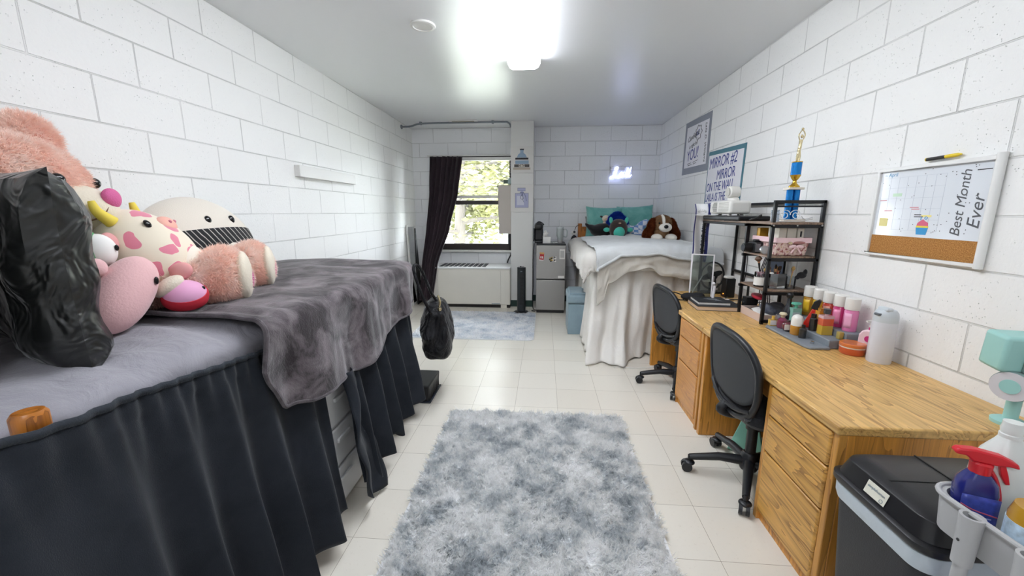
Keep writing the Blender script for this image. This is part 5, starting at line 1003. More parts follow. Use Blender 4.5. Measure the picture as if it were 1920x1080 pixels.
rn = random.Random(12); HC = ['1b1a1c', 'A51F2B', '1b1a1c', 'C9B9A2', 'A51F2B', '1b1a1c', 'D9D3CA', '6b4a3a', '1b1a1c', 'A51F2B', '8d6a4a', '1b1a1c']; BC = ['2b2320', '3a2c25', 'C7A468', '57443a', 'B9975e', '2b2320', '3a2c25', 'C7A468', '1d1a1a', '4a3a30', 'D0B27a', '2b2320']
names = {'1b1a1c': 'black handled', 'A51F2B': 'red handled', 'C9B9A2': 'tan handled', 'D9D3CA': 'white handled', '6b4a3a': 'brown handled', '8d6a4a': 'light brown handled'}
for i in range(12):
    bx_, by_ = rn.uniform(-.03, .03), rn.uniform(-.03, .03); brush((1.53 + bx_, 2.73 + by_, S3 + .004), (rn.uniform(-.25, .45), rn.uniform(-.25, .15), 1), rn.uniform(.12, .155), HC[i], BC[i], names[HC[i]] + ' makeup brush standing in the square acrylic cup, one of the bunch', br_=rn.uniform(.005, .011), bl_=rn.uniform(.02, .03))
cj = thing('brush_cup', 'glass jar with white label and rhinestones, left on the lower hutch shelf', 'jar', (1.467, 2.77, S3)); part('glass', MB().lathe([(.002, 0), (.036, 0), (.038, .005), (.038, .098), (.036, .098), (.035, .006), (.002, .006)]), mcl, cj); part('label_band', MB().lathe([(.0385, .012), (.0395, .012), (.0395, .066), (.0385, .066)]), pw, cj)
q = MB()
for k in range(70): a = rn.uniform(0, 2 * PI); r_ = rn.uniform(0, .031); q.ell((r_ * math.cos(a), r_ * math.sin(a), rn.uniform(.066, .098)), (.0045, .0045, .0045), n=6, m=4)
part('beads', q, mat('bead_mix', 'B78a90', .3, var=.5, vs=140), cj, stuff=True)
brush((1.462, 2.78, S3 + .10), (-.18, .05, 1), .085, '1b1a1c', '6e5648', 'wide fan topped powder brush standing in the rhinestone jar', hr=.006, br_=.024, bl_=.035)
tag(part('white_bottle', MB().lathe([(.002, 0), (.014, 0), (.014, .09), (.010, .105), (.002, .105)]), pw), 'slim white tube standing between the jar and the front hutch post', 'tube', loc=(1.497, 2.70, S3 + .001))
brush((1.615, 2.70, S3 + .012), (.10, 0, 1), .13, 'C9A76a', 'C7A468', 'gold handled fluffy brush standing right of the acrylic cup', br_=.012)
tg3 = thing('brush_cup', 'clear round cup at the right end of the lower hutch shelf', 'cup', (1.62, 2.70, S3)); part('glass', MB().lathe([(.002, 0), (.028, 0), (.030, .08), (.0285, .08), (.0265, .003), (.002, .003)]), mcl, tg3)
tag(part('lace_band', baked(MB().ell((0, 0, .02), (.03, .015, .022)).ell((.02, 0, .04), (.012, .012, .02)).ell((-.025, 0, .005), (.015, .012, .014)), .004, 2), mblk), 'crumpled black hair scrunchie perched on the brushes at the right end of the shelf', 'scrunchie', loc=(1.665, 2.67, S3 + .075))
fd = thing('hand_mirror', 'clear plastic packet with pale blue contents leaning at the back of the lower shelf', 'packet', (1.60, 2.87, S3)); part('packet', MB().bb(-.05, .06, -.006, .006, .0, .16), mat('packet_blue', '9DAFCB', .3, var=.2, vs=20), fd, bevel=.004)
# under lower shelf
pt = thing('desk_tray', 'shallow pinkish beige tray on the desk under the hutch', 'tray', (1.53, 2.80, DT)); mpt = mat('tray_blush', 'D3BDB2', .6); q = MB().bb(-.085, .10, -.14, .14, .001, .005)
for (a, b, c, d) in ((-.085, .10, -.14, -.137), (-.085, .10, .137, .14), (-.085, -.082, -.137, .137), (.097, .10, -.137, .137)): q.bb(a, b, c, d, .005, .055)
part('shell', q, mpt, pt)
tag(part('paper_sheet', MB().grid(lambda u, v_: (-.05 + .12 * u, -.12 + .17 * v_, .02 + .04 * abs(v_ - .3) + .012 * math.sin(u * 4)), 10, 12), pw, solid=.001), 'curled white paper sheet lying in the blush tray', 'paper', loc=(1.52, 2.80, DT + .005))
tag(part('cloth_pouch', baked(MB().ell((0, 0, .03), (.07, .06, .035)).ell((.04, .03, .05), (.05, .04, .03)).ell((-.03, .03, .045), (.04, .04, .03)), .008, 3), cloth_mat('navy_grey_cloth', '3b3f4c', '6d7078', 22, .8)), 'crumpled navy and grey cloth pouch in the tray under the hutch', 'pouch', loc=(1.57, 2.77, DT + .035))
tag(part('grey_cup', MB().lathe([(.002, 0), (.026, 0), (.034, .055), (.032, .055), (.024, .004), (.002, .004)]), mat('cup_grey', '9a9ba3', .5)), 'small grey cup lying between the tray and the perfumes', 'cup', loc=(1.575, 2.665, DT + .001))
sk = thing('small_speaker', 'small black square speaker box on the far desk under the hutch', 'speaker', (1.52, 2.985, DT)); part('body', MB().bb(-.035, .045, -.03, .035, .001, .11), mblackpl, sk, bevel=.004); part('knob', MB().cyl((-.036, 0, .07), (-.041, 0, .07), .006).cyl((-.036, 0, .03), (-.041, 0, .03), .006), mpipe, sk)
tag(part('red_case', MB().ell((0, 0, .018), (.035, .085, .018), euler(0, 0, R(-10)), e=2.6), mat('case_red', 'C42440', .4)), 'red glasses case lying on the small black speaker box under the lower shelf', 'case', loc=(1.54, 2.91, DT + .111))
# ---------------------------------------------------------------- far desk top
nb = thing('notebook', 'black spiral notebook lying on top of the thicker book', 'notebook', (1.30, 3.12, DT + .034)); nb.rotation_euler.z = R(-4)
part('cover', MB().bb(-.115, .115, -.10, .12, .016, .019), mat('cover_black', '202226', .5), nb, bevel=.001); part('pages', MB().bb(-.113, .110, -.098, .118, .001, .0158), pw, nb); q = MB()
for k in range(26): q.tube([(-.11 + k * .0088, .118 + .007 * math.cos(R(a)), .010 + .010 * math.sin(R(a))) for a in range(0, 360, 45)], .0011, 5, closed=True)
part('spiral_wire', q, mat('brass_wire', 'B9A24A', .3, .8), nb, stuff=True); q = MB(); q.tube(smooth_pts([(-.02, .03, .0195), (.02, .05, .0195), (.05, .02, .0195), (.03, -.02, .0195), (.07, -.03, .0195)], 4), .0016, 5).tube(smooth_pts([(-.04, .04, .0195), (.0, .01, .0195), (.06, .0, .0195)], 4), .0016, 5); part('cover_scribble', q, mat('scribble_grey', '8f9396', .5), nb)
bk3 = thing('book', 'thick black covered book with cream page edges on the far desk', 'book', (1.32, 3.09, DT)); bk3.rotation_euler.z = R(-4)
part('cover', MB().bb(-.16, .16, -.125, .135, .0008, .0028).bb(-.16, .16, -.125, .135, .0305, .0335), mat('cover_black', '202226', .5), bk3); part('pages', MB().bb(-.157, .157, -.122, .132, .003, .0303), mat('pages_beige', 'D6BFA8', .7), bk3)
mr_ = thing('vanity_mirror', 'white framed glass panel tilted back on a stand on the far desk', 'vanity mirror', (1.29, 3.33, DT)); mM = plane_M((-.075, .02, .0), (.96, -.28, -.0), (.05, .16, 1.0)); w_, h_ = .175, .385
q = MB(); q.M = mM; q.bb(0, .010, 0, h_, -.004, .010).bb(w_ - .010, w_, 0, h_, -.004, .010).bb(.010, w_ - .010, 0, .010, -.004, .010).bb(.010, w_ - .010, h_ - .010, h_, -.004, .010); part('frame', q, mat('mirror_frame', 'E4E0E2', .3), mr_, bevel=.002)
q = MB(); q.M = mM; q.bb(.010, w_ - .010, .010, h_ - .010, 0, .004); part('clear_pane', q, glass_mat('tinted_pane', 'D2DAD6', .03), mr_); part('stand', MB().tube([(.10, .005, .0), (.12, .03, .20)], .006, 8).tube([(-.03, .12, .0), (.04, .06, .20)], .005, 8), mat('mirror_frame', 'E4E0E2', .3), mr_)
tag(part('white_wand', MB().cyl((0, 0, 0), (.012, 0, .15), .0105).ell((.006, .01, .165), (.012, .012, .012)), mat('mirror_frame', 'E4E0E2', .3)), 'white cylindrical wand standing upright right of the tilted mirror', 'light wand', loc=(1.345, 3.20, DT))
ph = thing('sleep_mask', 'black eye pouch with strap loop lying on the far desk corner', 'pouch', (1.22, 3.30, DT)); part('pouch', baked(MB().ell((0, 0, .035), (.085, .055, .035), euler(0, 0, R(-25))).ell((.05, -.01, .05), (.05, .05, .028)).ell((.11, -.03, .02), (.05, .03, .02)), .008), mat('fabric_black', '15161b', .85), ph)
part('strap', MB().tube(smooth_pts([(-.04, .02, .035), (-.075, .08, .045), (-.11, .11, .05), (-.125, .06, .03), (-.10, .0, .012), (-.06, -.01, .012)], 6), .005, 8), mat('fabric_black', '15161b', .85), ph)
bxs = thing('router', 'black upright speaker with a white disc on top on the far desk by the wall', 'speaker', (1.60, 3.50, DT)); part('body', MB().bb(-.045, .035, -.045, .045, .001, .165), mblackpl, bxs, bevel=.006); part('disc', MB().cyl((-.005, 0, .165), (-.005, 0, .182), .042), mpj, bxs, bevel=.004); part('led', MB().ell((-.046, -.01, .03), (.002, .004, .004)), mat('led_orange', 'ff7a2a', .4, emit='FF7A2A', es=3), bxs)
bs2 = thing('desk_fan', 'round black desk fan seen behind the tilted mirror beside the wall', 'fan', (1.52, 3.66, DT)); q = MB(); q.tube([(.10 * math.cos(R(a)), 0, .16 + .12 * math.sin(R(a))) for a in range(0, 360, 12)], .008, 8, closed=True); part('guard_ring', q, mblackpl, bs2); part('hub', MB().cyl((0, -.02, .16), (0, .03, .16), .04), mblackpl, bs2); part('base', MB().bb(-.08, .08, -.04, .04, 0, .02).cyl((0, .02, .02), (0, .02, .10), .015), mblackpl, bs2, bevel=.004)
for k in range(4): a = R(90 * k + 20); part('blade', MB().ell((.045 * math.cos(a), .01, .16 + .045 * math.sin(a)), (.05, .003, .025), euler(0, -a, 0)), mblackpl, bs2)
br2 = thing('picture_frame', 'black open square frame leaning against the wall behind the white topped speaker', 'frame', (1.64, 3.34, DT)); q = MB(); q.bb(-.02, .05, -.004, .008, .0, .02).bb(-.02, .05, -.004, .008, .13, .15).bb(-.02, -.005, -.004, .008, .02, .13).bb(.035, .05, -.004, .008, .02, .13); part('frame', q, mblackpl, br2, bevel=.002)
rn = random.Random(21)
for i, (c, lab) in enumerate((('E0DEDA', 'white charging cable tangled on the far desk nearest the mirror'), ('17181a', 'black cable winding across the far desk toward the small speaker'), ('E0DEDA', 'second white cable looping over the black one by the wall side of the far desk'), ('17181a', 'black cable bunched at the wall edge of the far desk'))):
    P = [(0, 0, .004)]; x, y = 0, 0
    for k in range(8): x = max(-.10, min(.14, x + rn.uniform(-.08, .10))); y -= rn.uniform(.015, .065); P.append((x, y, .004 + rn.uniform(0, .022)))
    tag(part('cable', MB().tube(smooth_pts(P, 6), .0032, 6), mat('cable_' + c, c, .5)), lab, 'cable', loc=(1.50 + .03 * i, 3.42 - .02 * i, DT))
q = MB()
for k in range(7): x = .02 * k - .06; q.tube(smooth_pts([(0, x * .6, .60), (.003, x * .7 - .02, .45), (-.004, x + .02, .28), (.0, x * 1.2, .10), (-.01, x * 1.4 - .02, .01)], 6), .0035, 6)
tag(part('cable_bundle', q, mblackpl), 'bundle of black cables hanging down the wall behind the hutch', 'cables', loc=(1.70, 3.13, DT))
tag(part('power_cord', MB().tube(smooth_pts([(0, 0, .50), (.004, .01, .3), (-.002, -.02, .12), (0, .0, .0)], 6), .004, 6), mblackpl), 'single black cord hanging down the wall between the far hutch posts', 'cord', loc=(1.722, 3.50, DT + .14))
# ---------------------------------------------------------------- perfume organizer and bottles
og = thing('tiered_organizer', 'grey three tier perfume riser tray on the near desk', 'organizer', (1.46, 2.37, DT)); mog = mat('organizer_grey', '7E858C', .5); oM = Matrix.Rotation(R(0), 4, 'Z')
part('lower_tier', MB().prism([(-.03, -.235), (.07, -.235), (.07, .215), (-.015, .215), (-.045, .18), (-.045, -.20)], .001, .014), mog, og, bevel=.003); part('middle_tier', MB().prism([(.070, -.215), (.15, -.215), (.15, .215), (.070, .215)], .001, .050), mog, og, bevel=.004); part('upper_tier', MB().prism([(.151, -.215), (.245, -.215), (.245, .215), (.151, .215)], .001, .088), mog, og, bevel=.004)
T1, T2, T3 = DT + .015, DT + .051, DT + .089
def liquid(name, c, r=.1): return mat(name, c, r, coat=.6, spec=.6)
def spray(y, col, col2, label):
    o = thing('body_mist', label, 'body mist', (1.664, y, T3), group='body mist bottles on the upper tier'); part('bottle', MB().lathe([(.002, 0), (.030, 0), (.032, .006), (.032, .110), (.024, .122), (.002, .122)], n=24), liquid('mist_' + col, col), o); part('cap', MB().lathe([(.002, .118), (.0325, .118), (.034, .122), (.0335, .178), (.030, .182), (.002, .182)], n=24), pw, o)
    a0 = -150; q = MB()
    q.grid(lambda u, v_: (.0326 * math.cos(R(a0 - 32 + 64 * u)), .0326 * math.sin(R(a0 - 32 + 64 * u)), .02 + .08 * v_), 10, 4); lb_ = part('label_patch', q, mat('mistlabel_' + col2, col2, .4), o, solid=.0008)
for y, c, c2, l in ((2.56, 'A97A22', 'E0B62A', 'amber body mist with white cap, farthest of the row behind the perfumes'), (2.47, 'C9A12C', '3a3326', 'yellow gold body mist with black oval label, second in the row'), (2.385, 'C24432', 'E2A28a', 'red orange body mist partly hidden in the middle of the row'), (2.30, 'C53672', 'E58cb0', 'magenta body mist with white cap, fourth in the row'), (2.215, 'D978A8', 'E9A9C8', 'pale pink body mist nearest the camera in the row')): spray(y, c, c2, l)
def small(name, x, y, z, body, bcol, cap, ccol, label, rough=.1, extra=None):
    o = thing(name, label, 'perfume', (x, y, z)); part('bottle', body, liquid('perf_' + bcol, bcol, rough), o); part('cap', cap, mat('cap_' + ccol, ccol, .3), o)
    if extra: part(extra[0], extra[1], extra[2], o)
    return o
small('perfume_bottle', 1.46, 2.555, T1, MB().bb(-.022, .022, -.014, .014, 0, .040), 'C8A95C', MB().cyl((0, 0, .040), (0, 0, .062), .009), 'C9A24a', 'small square gold perfume with white label at the far end of the riser', extra=('label_patch', MB().bb(-.0228, .012, -.0148, -.0141, .006, .036), pw))
small('perfume_bottle', 1.487, 2.505, T1, MB().lathe([(.002, 0), (.026, 0), (.030, .012), (.027, .05), (.012, .066), (.002, .066)]), '7A2E4A', MB().lathe([(.002, .064), (.010, .064), (.012, .076), (.022, .086), (.018, .096), (.004, .100)]), 'CFC6A8', 'burgundy rounded perfume with a gold collar and glass stopper')
small('perfume_bottle', 1.485, 2.44, T1, MB().ell((0, 0, .028), (.032, .022, .028), e=3.2), '5E2430', MB().lathe([(.002, .054), (.009, .054), (.009, .066), (.002, .066)]), '4a3a3a', 'small dark red perfume with a white square label', extra=('label_patch', MB().bb(-.0325, -.004, -.0235, -.0215, .010, .044), pw))
small('perfume_bottle', 1.490, 2.37, T1, MB().lathe([(.002, 0), (.028, 0), (.031, .008), (.031, .055), (.002, .055)]), 'B9802C', MB().lathe([(.002, .055), (.030, .055), (.030, .095), (.022, .112), (.010, .119), (.002, .120)]), 'E4E2DC', 'amber perfume with a tall domed white cap on the riser front')
small('perfume_bottle', 1.487, 2.305, T1, MB().lathe([(.002, 0), (.018, 0), (.018, .05), (.008, .058), (.002, .058)]), '121215', MB().lathe([(.002, .058), (.009, .058), (.009, .075), (.002, .078)]), '0f0f12', 'slim little black bottle beside the domed amber perfume', .4)
tag(part('chrome_cap', MB().lathe([(.002, 0), (.010, 0), (.010, .014), (.002, .016)]), mat('chrome', 'C9CCD0', .1, 1)), 'tiny chrome trinket lying at the near end of the riser', 'bottlecap', loc=(1.475, 2.20, T1))  # loose chrome cap of a perfume bottle
small('perfume_bottle', 1.575, 2.535, T2, MB().bb(-.026, .026, -.018, .018, 0, .085), '8FC4B4', MB().lathe([(.002, .085), (.010, .085), (.010, .105), (.026, .108), (.026, .118), (.002, .120)]), '6CC2A8', 'mint green rectangular perfume with pump cap', .3, extra=('label_patch', MB().bb(-.0268, .016, -.0188, -.0181, .010, .060), mat('label_pale', 'c4d4d4', .5)))
small('perfume_bottle', 1.555, 2.575, T2, MB().lathe([(.002, 0), (.030, 0), (.032, .06), (.014, .10), (.012, .14), (.002, .14)]), '10131c', MB().ell((0, 0, .155), (.02, .02, .022)), '0f0f14', 'tall black shapely bottle at the hutch foot behind the mint perfume', .25)
# red stiletto-like leaning bottle
rl = thing('perfume_bottle', 'red slanted triangular perfume with a black cap leaning in the middle tier', 'perfume', (1.575, 2.40, T2)); part('bottle', MB().prism([(-.035, 0), (.028, 0), (.034, .06), (.028, .11), (.008, .115)], -.016, .016, plane_M((0, 0, 0), (.75, -.66, 0), (0, 0, 1))), liquid('perf_red', 'C8281E', .2), rl, bevel=.004); part('cap', MB().prism([(.0, .117), (.034, .112), (.045, .165), (.034, .175), (.012, .16)], -.014, .014, plane_M((0, 0, 0), (.75, -.66, 0), (0, 0, 1))), mblackpl, rl, bevel=.003)
small('perfume_bottle', 1.60, 2.345, T2, MB().bb(-.022, .022, -.018, .018, 0, .115), 'C98A20', MB().bb(-.014, .014, -.012, .012, .115, .13), 'A9782a', 'tall amber square bottle squeezed behind the red slanted perfume')
ob = small('perfume_bottle', 1.575, 2.265, T2, MB().bb(-.028, .028, -.020, .020, 0, .052), 'C9A640', MB().cyl((0, 0, .118), (0, 0, .145), .017), '3a3d40', 'clear perfume with orange upper and gold lower half and a grey round cap', extra=('upper_half', MB().bb(-.028, .028, -.020, .020, .0525, .092), liquid('perf_orange', 'D2572a')))
part('shoulder', MB().bb(-.029, .029, -.021, .021, .0925, .108).cyl((0, 0, .108), (0, 0, .118), .010), mat('glass_pinkish', 'CDA6A8', .1, coat=.5), ob)
small('perfume_bottle', 1.555, 2.335, T2, MB().lathe([(.002, 0), (.018, 0), (.018, .07), (.010, .078), (.002, .078)]), '1b1d20', MB().lathe([(.002, .078), (.013, .078), (.013, .098), (.002, .098)]), '17181a', 'dark bottle hidden between the white domed cap and the red perfume', .4)
tag(part('gold_bar', MB().bb(-.012, .012, -.012, .012, 0, .040), mat('soft_gold', 'B9A65e', .4, .4), bevel=.003), 'small gold block at the near end of the middle tier', 'cosmetic', loc=(1.598, 2.18, T2))
jr = thing('body_butter_jar', 'round orange body butter jar beside the grey riser', 'jar', (1.605, 2.095, DT)); part('jar', MB().lathe([(.002, .001), (.048, .001), (.053, .008), (.053, .036), (.002, .036)], n=36), liquid('jar_orange', 'C7552A', .3), jr); part('ring', MB().lathe([(.002, .036), (.0545, .036), (.0545, .043), (.002, .043)], n=36), mat('ring_cream', 'D9C9B6', .4), jr); part('lid', MB().lathe([(.002, .043), (.056, .043), (.056, .056), (.052, .060), (.002, .060)], n=36), liquid('lid_orange', 'CF6F32', .25), jr)
lo = thing('lotion_bottle', 'white pink pump lotion bottle between the mist row and the white water bottle', 'lotion', (1.675, 2.085, DT)); part('bottle', MB().prism([(-.040, .001), (.040, .001), (.044, .02), (.044, .10), (.030, .125), (.012, .132), (-.012, .132), (-.030, .125), (-.044, .10), (-.044, .02)], -.018, .018, plane_M((0, 0, 0), (.5, -.86, 0), (0, 0, 1))), mat('lotion_pinkwhite', 'E3C7CC', .3), lo, bevel=.008)
part('emblem', MB().cyl((-.0175, -.0105, .085), (-.0155, -.0095, .085), .016), mat('magenta', 'C22F78', .4), lo); part('collar', MB().cyl((0, 0, .132), (0, 0, .145), .011), mat('magenta', 'C22F78', .4), lo); part('pump', MB().cyl((0, 0, .145), (0, 0, .165), .010).cyl((0, 0, .165), (0, 0, .185), .004).bb(-.028, .008, -.006, .006, .172, .180), pw, lo)
part('label_print', MB().prism([(-.03, .02), (.03, .02), (.03, .05), (-.03, .05)], -.0192, -.0183, plane_M((0, 0, 0), (.5, -.86, 0), (0, 0, 1))), mat('print_rose', 'D7A0AC', .5), lo)
wbt = thing('water_bottle', 'large white insulated water bottle with flip lid on the near desk', 'water bottle', (1.65, 1.985, DT)); wbt.scale = (.87, .87, 1.0); mbt = mat('bottle_white', 'D3D5DD', .4)
part('body', MB().lathe([(.002, .0), (.052, .0), (.055, .005), (.056, .185), (.054, .205), (.002, .205)], n=36), mbt, wbt); part('lid', MB().lathe([(.002, .205), (.0545, .205), (.0545, .235), (.050, .250), (.040, .262), (.002, .268)], n=36), mat('lid_greyblue', 'C3CACF', .4), wbt); part('flip_spout', MB().bb(-.030, .005, -.040, .030, .256, .276), mat('lid_greyblue', 'C3CACF', .4), wbt, bevel=.008)
part('release_button', MB().bb(-.058, -.035, -.025, .010, .236, .248), mat('button_dark', '5d6166', .4), wbt, bevel=.003)
# ================================================================ NEAR RIGHT CORNER
# trash can
tc = thing('trash_can', 'tall black rectangular lidded trash can with white liner in front of the desk end', 'trash can', (1.158, 1.075, 0)); tc.rotation_euler.z = R(0); mtc = mat('can_charcoal', '2b2c30', .5, bump=.001, bs=300)
HX, HY = .21, .165
def rrect(hx, hy, r, n=6): return [(sx * (hx - r) + r * math.cos(R(a0 + 90 * k / n)), sy * (hy - r) + r * math.sin(R(a0 + 90 * k / n))) for sx, sy, a0 in ((1, -1, -90), (1, 1, 0), (-1, 1, 90), (-1, -1, 180)) for k in range(n + 1)]
def loft(secs):
    q = MB(); n = len(secs[0][0]); vs = []; fs = []
    for out, z in secs: vs += [(x, y, z) for x, y in out]
    for i in range(len(secs) - 1):
        for k in range(n): fs.append((i * n + k, i * n + (k + 1) % n, (i + 1) * n + (k + 1) % n, (i + 1) * n + k))
    fs += [tuple(range(n))[::-1], tuple(range((len(secs) - 1) * n, len(secs) * n))]; return q.add(vs, fs)
part('can_body', loft([(rrect(.165, .125, .04), .0), (rrect(.205, .158, .045), .60)]), mtc, tc); part('bag_liner', loft([(rrect(.206, .159, .045), .555), (rrect(.211, .164, .046), .575), (rrect(.212, .165, .046), .606), (rrect(.206, .16, .046), .612)]), mat('bag_white', 'C9D3DA', .35, bump=.004, bs=25), tc)
part('lid_rim', loft([(rrect(.216, .170, .048), .612), (rrect(.220, .174, .05), .618), (rrect(.220, .174, .05), .634), (rrect(.212, .166, .05), .640)]), mat('lid_black', '1a1a1d', .35), tc); part('lid', loft([(rrect(.210, .164, .05), .640), (rrect(.195, .150, .05), .690), (rrect(.17, .128, .045), .706)]), mat('lid_black', '1a1a1d', .35), tc, bevel=.004)
part('flap_seam', MB().bb(-.002, .002, -.13, .13, .7045, .708).bb(-.175, .0, -.0015, .0015, .7065, .7075), mat('seam_black', '0a0a0b', .5), tc)
sl_ = MB().prism([(-.035, -.019), (.035, -.019), (.035, .019), (-.035, .019)], 0, .001, plane_M((-.2045, .00, .665), (0, -1, 0), (.29, 0, .957))); st_ = part('sticker', sl_, mat('sticker_cream', 'DDDACB', .5), tc)
part('sticker_text', text_mb('simplehuman', .011, plane_M((-.2062, .029, .668), (0, -1, 0), (.29, 0, .957)), depth=.0002), mat('print_slate', '6a7f8c', .5), st_, smooth=False); part('sticker_ring', MB().tube([(-.2095 + .0015 * math.sin(R(a)), -.023 + .005 * math.cos(R(a)), .655 + .005 * math.sin(R(a))) for a in range(0, 360, 40)], .0006, 5, closed=True), mat('print_slate', '6a7f8c', .5), st_)
# caddy cart
mcd = mat('caddy_grey', 'B4B4B4', .45); ct = thing('utility_cart', 'grey plastic utility cart with tube legs at the bottom right corner', 'cart', (1.068, .735, 0)); ct.rotation_euler.z = R(-88)
out = rrect(.21, .10, .045); q = MB(); N_ = len(out)
for (o1, z0, z1) in ((0, .70, .79),):
    vs = [(x, y, z0) for x, y in out] + [(x * 1.03, y * 1.05, z1) for x, y in out] + [(x * .985, y * .97, z1) for x, y in out] + [(x * .955, y * .92, z0 + .006) for x, y in out]
    fs = [(i + N_ * a, (i + 1) % N_ + N_ * a, (i + 1) % N_ + N_ * (a + 1), i + N_ * (a + 1)) for a in range(3) for i in range(N_)]; fs += [tuple(range(N_))[::-1], tuple(range(3 * N_, 4 * N_))]
    q.add(vs, fs)
part('top_basket', q, mcd, ct); part('rim', MB().tube([(x * 1.04, y * 1.07, .79) for x, y in out], .006, 8, closed=True), mcd, ct)
q2 = MB(); q2.add([(v[0], v[1], v[2] - .45) for v in q.v], q.f); part('lower_basket', q2, mcd, ct)
for x, y in ((-.105, -.118), (.0, -.118), (-.105, .118), (.0, .118)):
    lg = part('leg', MB().cyl((x, y, .02), (x, y, .70), .0125), mcd, ct); part('socket', MB().lathe([(.013, .675), (.0175, .675), (.0195, .765), (.021, .795), (.015, .795), (.0145, .70), (.013, .70)], (x, y, 0), n=24), mcd, lg); part('rivet', MB().ell((x, y + (.019 if y > 0 else -.019), .735), (.0035, .002, .0035), n=8, m=6), mat('rivet_dark', '333333', .5), lg)
def loc_of(lx, ly, z): a = R(-88); return (1.068 + lx * math.cos(a) - ly * math.sin(a), .735 + lx * math.sin(a) + ly * math.cos(a), z)
CZ = .707
sb = thing('spray_bottle', 'navy blue trigger spray bottle with bright red nozzle in the grey cart', 'spray bottle', (1.012, .902, CZ)); sb.scale = (.86, .86, .90); sb.rotation_euler.z = R(-22); mnv = mat('bottle_navy', '1E2470', .2, coat=.5); mrd = mat('trigger_red', 'CC1D2B', .35)
part('bottle', loft([(rrect(.042 * a, .030 * b, .024 * min(a, b)), z) for a, b, z in ((.95, .95, .0), (1.05, 1.05, .01), (1.05, 1.05, .05), (.95, 1.0, .085), (1.0, 1.0, .12), (.9, .9, .145), (.62, .7, .162), (.42, .55, .172))]), mnv, sb)
part('label_print', MB().grid(lambda u, v_: (-.037 + .074 * u, -.0318 + .0008 * math.sin(u * PI), .022 + .095 * v_), 6, 6), mat('label_indigo', '38459c', .3, var=.4, vs=60), sb, solid=.0008)
part('label_stripe', MB().tube(smooth_pts([(-.036, -.0325, .09), (-.01, -.033, .078), (.036, -.0325, .07)], 4), .0016, 6), mat('stripe_red', 'C8526a', .4), sb); q = MB()
for k in range(5): q.bb(-.030, .026 - .006 * (k % 2), -.0333, -.0326, .030 + k * .0075, .033 + k * .0075)
part('label_text', q, mat('print_pale', 'a9b4dc', .4), sb)
part('collar', MB().lathe([(.002, .170), (.021, .170), (.022, .196), (.018, .200), (.002, .200)]), mrd, sb); part('nozzle_head', MB().prism([(-.060, .218), (-.052, .228), (-.020, .232), (.030, .226), (.062, .212), (.066, .200), (.046, .202), (.022, .198), (-.022, .200), (-.035, .212), (-.055, .212)], -.013, .013, plane_M((0, 0, 0), (1, 0, 0), (0, 0, 1))), mrd, sb, bevel=.004)
part('trigger', MB().prism([(.030, .204), (.042, .203), (.052, .175), (.058, .152), (.050, .150), (.038, .172)], -.006, .006, plane_M((0, 0, 0), (1, 0, 0), (0, 0, 1))), mrd, sb, bevel=.002); part('spine', MB().tube(smooth_pts([(.018, 0, .18), (.035, 0, .15), (.046, 0, .11), (.047, 0, .08)], 4), .006, 8), mrd, sb)
jg = thing('jug', 'translucent white plastic jug with a screw neck standing in the cart', 'jug', (1.085, .925, CZ)); mjg = mat('milky_plastic', 'D7DAD6', .3, coat=.2); part('body', loft([(rrect(.050 * a, .040 * a, .03 * a), z) for a, z in ((.95, 0), (1.05, .01), (1.05, .10), (1.0, .15), (.8, .19), (.45, .22), (.36, .23))]), mjg, jg); part('neck', MB().lathe([(.002, .23), (.019, .23), (.019, .238), (.017, .24), (.019, .25), (.017, .258), (.017, .268), (.002, .268)]), mjg, jg)
part('handle', MB().tube(smooth_pts([(.02, -.03, .20), (.045, -.05, .18), (.05, -.052, .12), (.045, -.04, .08)], 5), .010, 8), mjg, jg)
ob_ = thing('oil_bottle', 'clear bottle with amber top and pale blue label at the right photo edge', 'bottle', (1.03, .80, CZ)); part('body', MB().lathe([(.002, 0), (.037, 0), (.040, .01), (.040, .115), (.034, .14), (.002, .14)]), mat('amber_plastic', 'B98A2A', .2, coat=.4), ob_)
part('label_wrap', MB().lathe([(.0405, .012), (.0412, .012), (.0412, .105), (.0405, .105)], n=36), mat('label_lightblue', 'B9CDDC', .4, var=.35, vs=50), ob_); part('cap', MB().lathe([(.002, .14), (.018, .14), (.018, .165), (.002, .165)]), pw, ob_)
q = MB()
for k in range(11): a = R(-170 + 3.0 * k); q.tube([(.0418 * math.cos(a), .0418 * math.sin(a), .022), (.0418 * math.cos(a), .0418 * math.sin(a), .048)], .0007 if k % 3 else .0011, 4)
part('barcode', q, mink, ob_)
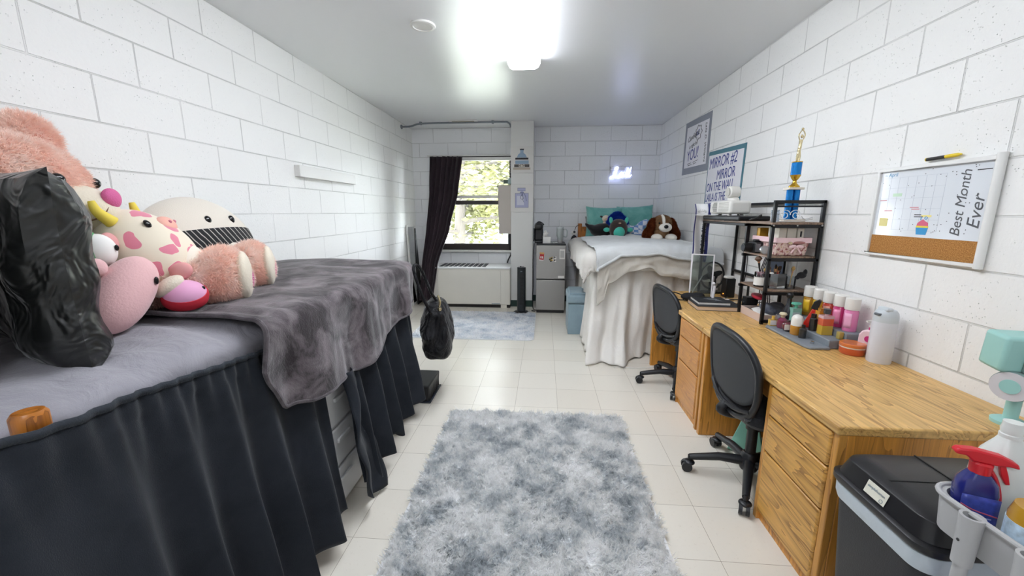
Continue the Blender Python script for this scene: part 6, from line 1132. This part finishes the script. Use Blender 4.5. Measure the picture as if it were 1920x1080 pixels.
bb3 = thing('cleaner_bottle', 'cobalt blue bottle standing in the lower basket of the cart', 'bottle', loc_of(.03, 0, .257)); part('body', MB().lathe([(.002, 0), (.048, 0), (.052, .01), (.052, .28), (.03, .33), (.002, .33)]), mat('cobalt', '1B33C4', .2, coat=.5), bb3); part('cap', MB().lathe([(.002, .33), (.02, .33), (.02, .36), (.002, .36)]), pw, bb3)
# mint clip fan
mf = thing('clip_fan', 'mint green folding desk fan with a round grey hinge at the right edge', 'fan', (1.625, 1.40, DT)); mm1 = mat('mint_fan', '9FCFC8', .45); mm2 = mat('fan_grey', '7f9592', .5)
part('stem', MB().cyl((0, 0, .02), (0, 0, .13), .018).lathe([(.002, 0), (.045, 0), (.046, .012), (.03, .02), (.002, .022)]), mm1, mf)
hm = Matrix.Translation((-.02, 0, .20)) @ euler(R(4), 0, R(-12)).to_4x4()
q = MB(); q.M = hm; q.bb(-.075, .10, -.045, .05, .0, .125); part('head_shell', q, mm1, mf, bevel=.012, seg=3)
q = MB(); q.M = hm; q.bb(-.022, .105, -.060, -.040, .004, .118); part('front_bezel', q, mm2, mf, bevel=.012, seg=3); q = MB(); q.M = hm
for k in range(10): q.bb(.004 + k * .0095, .008 + k * .0095, -.064, -.060, .020, .102)
part('louvre', q, mat('louvre_grey', '8d8683', .5), mf)
ax = Vector((-.90, -.44, 0)).normalized(); c0 = Vector((-.035, -.025, .155)); q = MB(); q.cyl(c0 - ax * .06, c0 + ax * .045, .050, n=36); part('hinge_barrel', q, mm2, mf, bevel=.004)
q = MB(); q.cyl(c0 + ax * .045, c0 + ax * .0475, .048, n=36); part('hinge_face', q, mat('hinge_pale', 'D6D2D4', .4), mf); q = MB(); q.cyl(c0 + ax * .0475, c0 + ax * .050, .024, n=28); part('hinge_button', q, mm1, mf)
part('arm_block', MB().bb(-.01, .11, -.04, .04, .125, .195), mm2, mf, bevel=.012)
# loose white cord on the floor by the bed sheet
tag(part('floor_cord', MB().tube(smooth_pts([(0, 0, .004), (.08, .02, .004), (.18, .0, .004), (.30, .02, .004), (.45, .06, .004)], 6), .004, 6), pw), 'thin white cord lying on the floor below the hanging bed sheet', 'cord', loc=(.68, 3.60, 0))
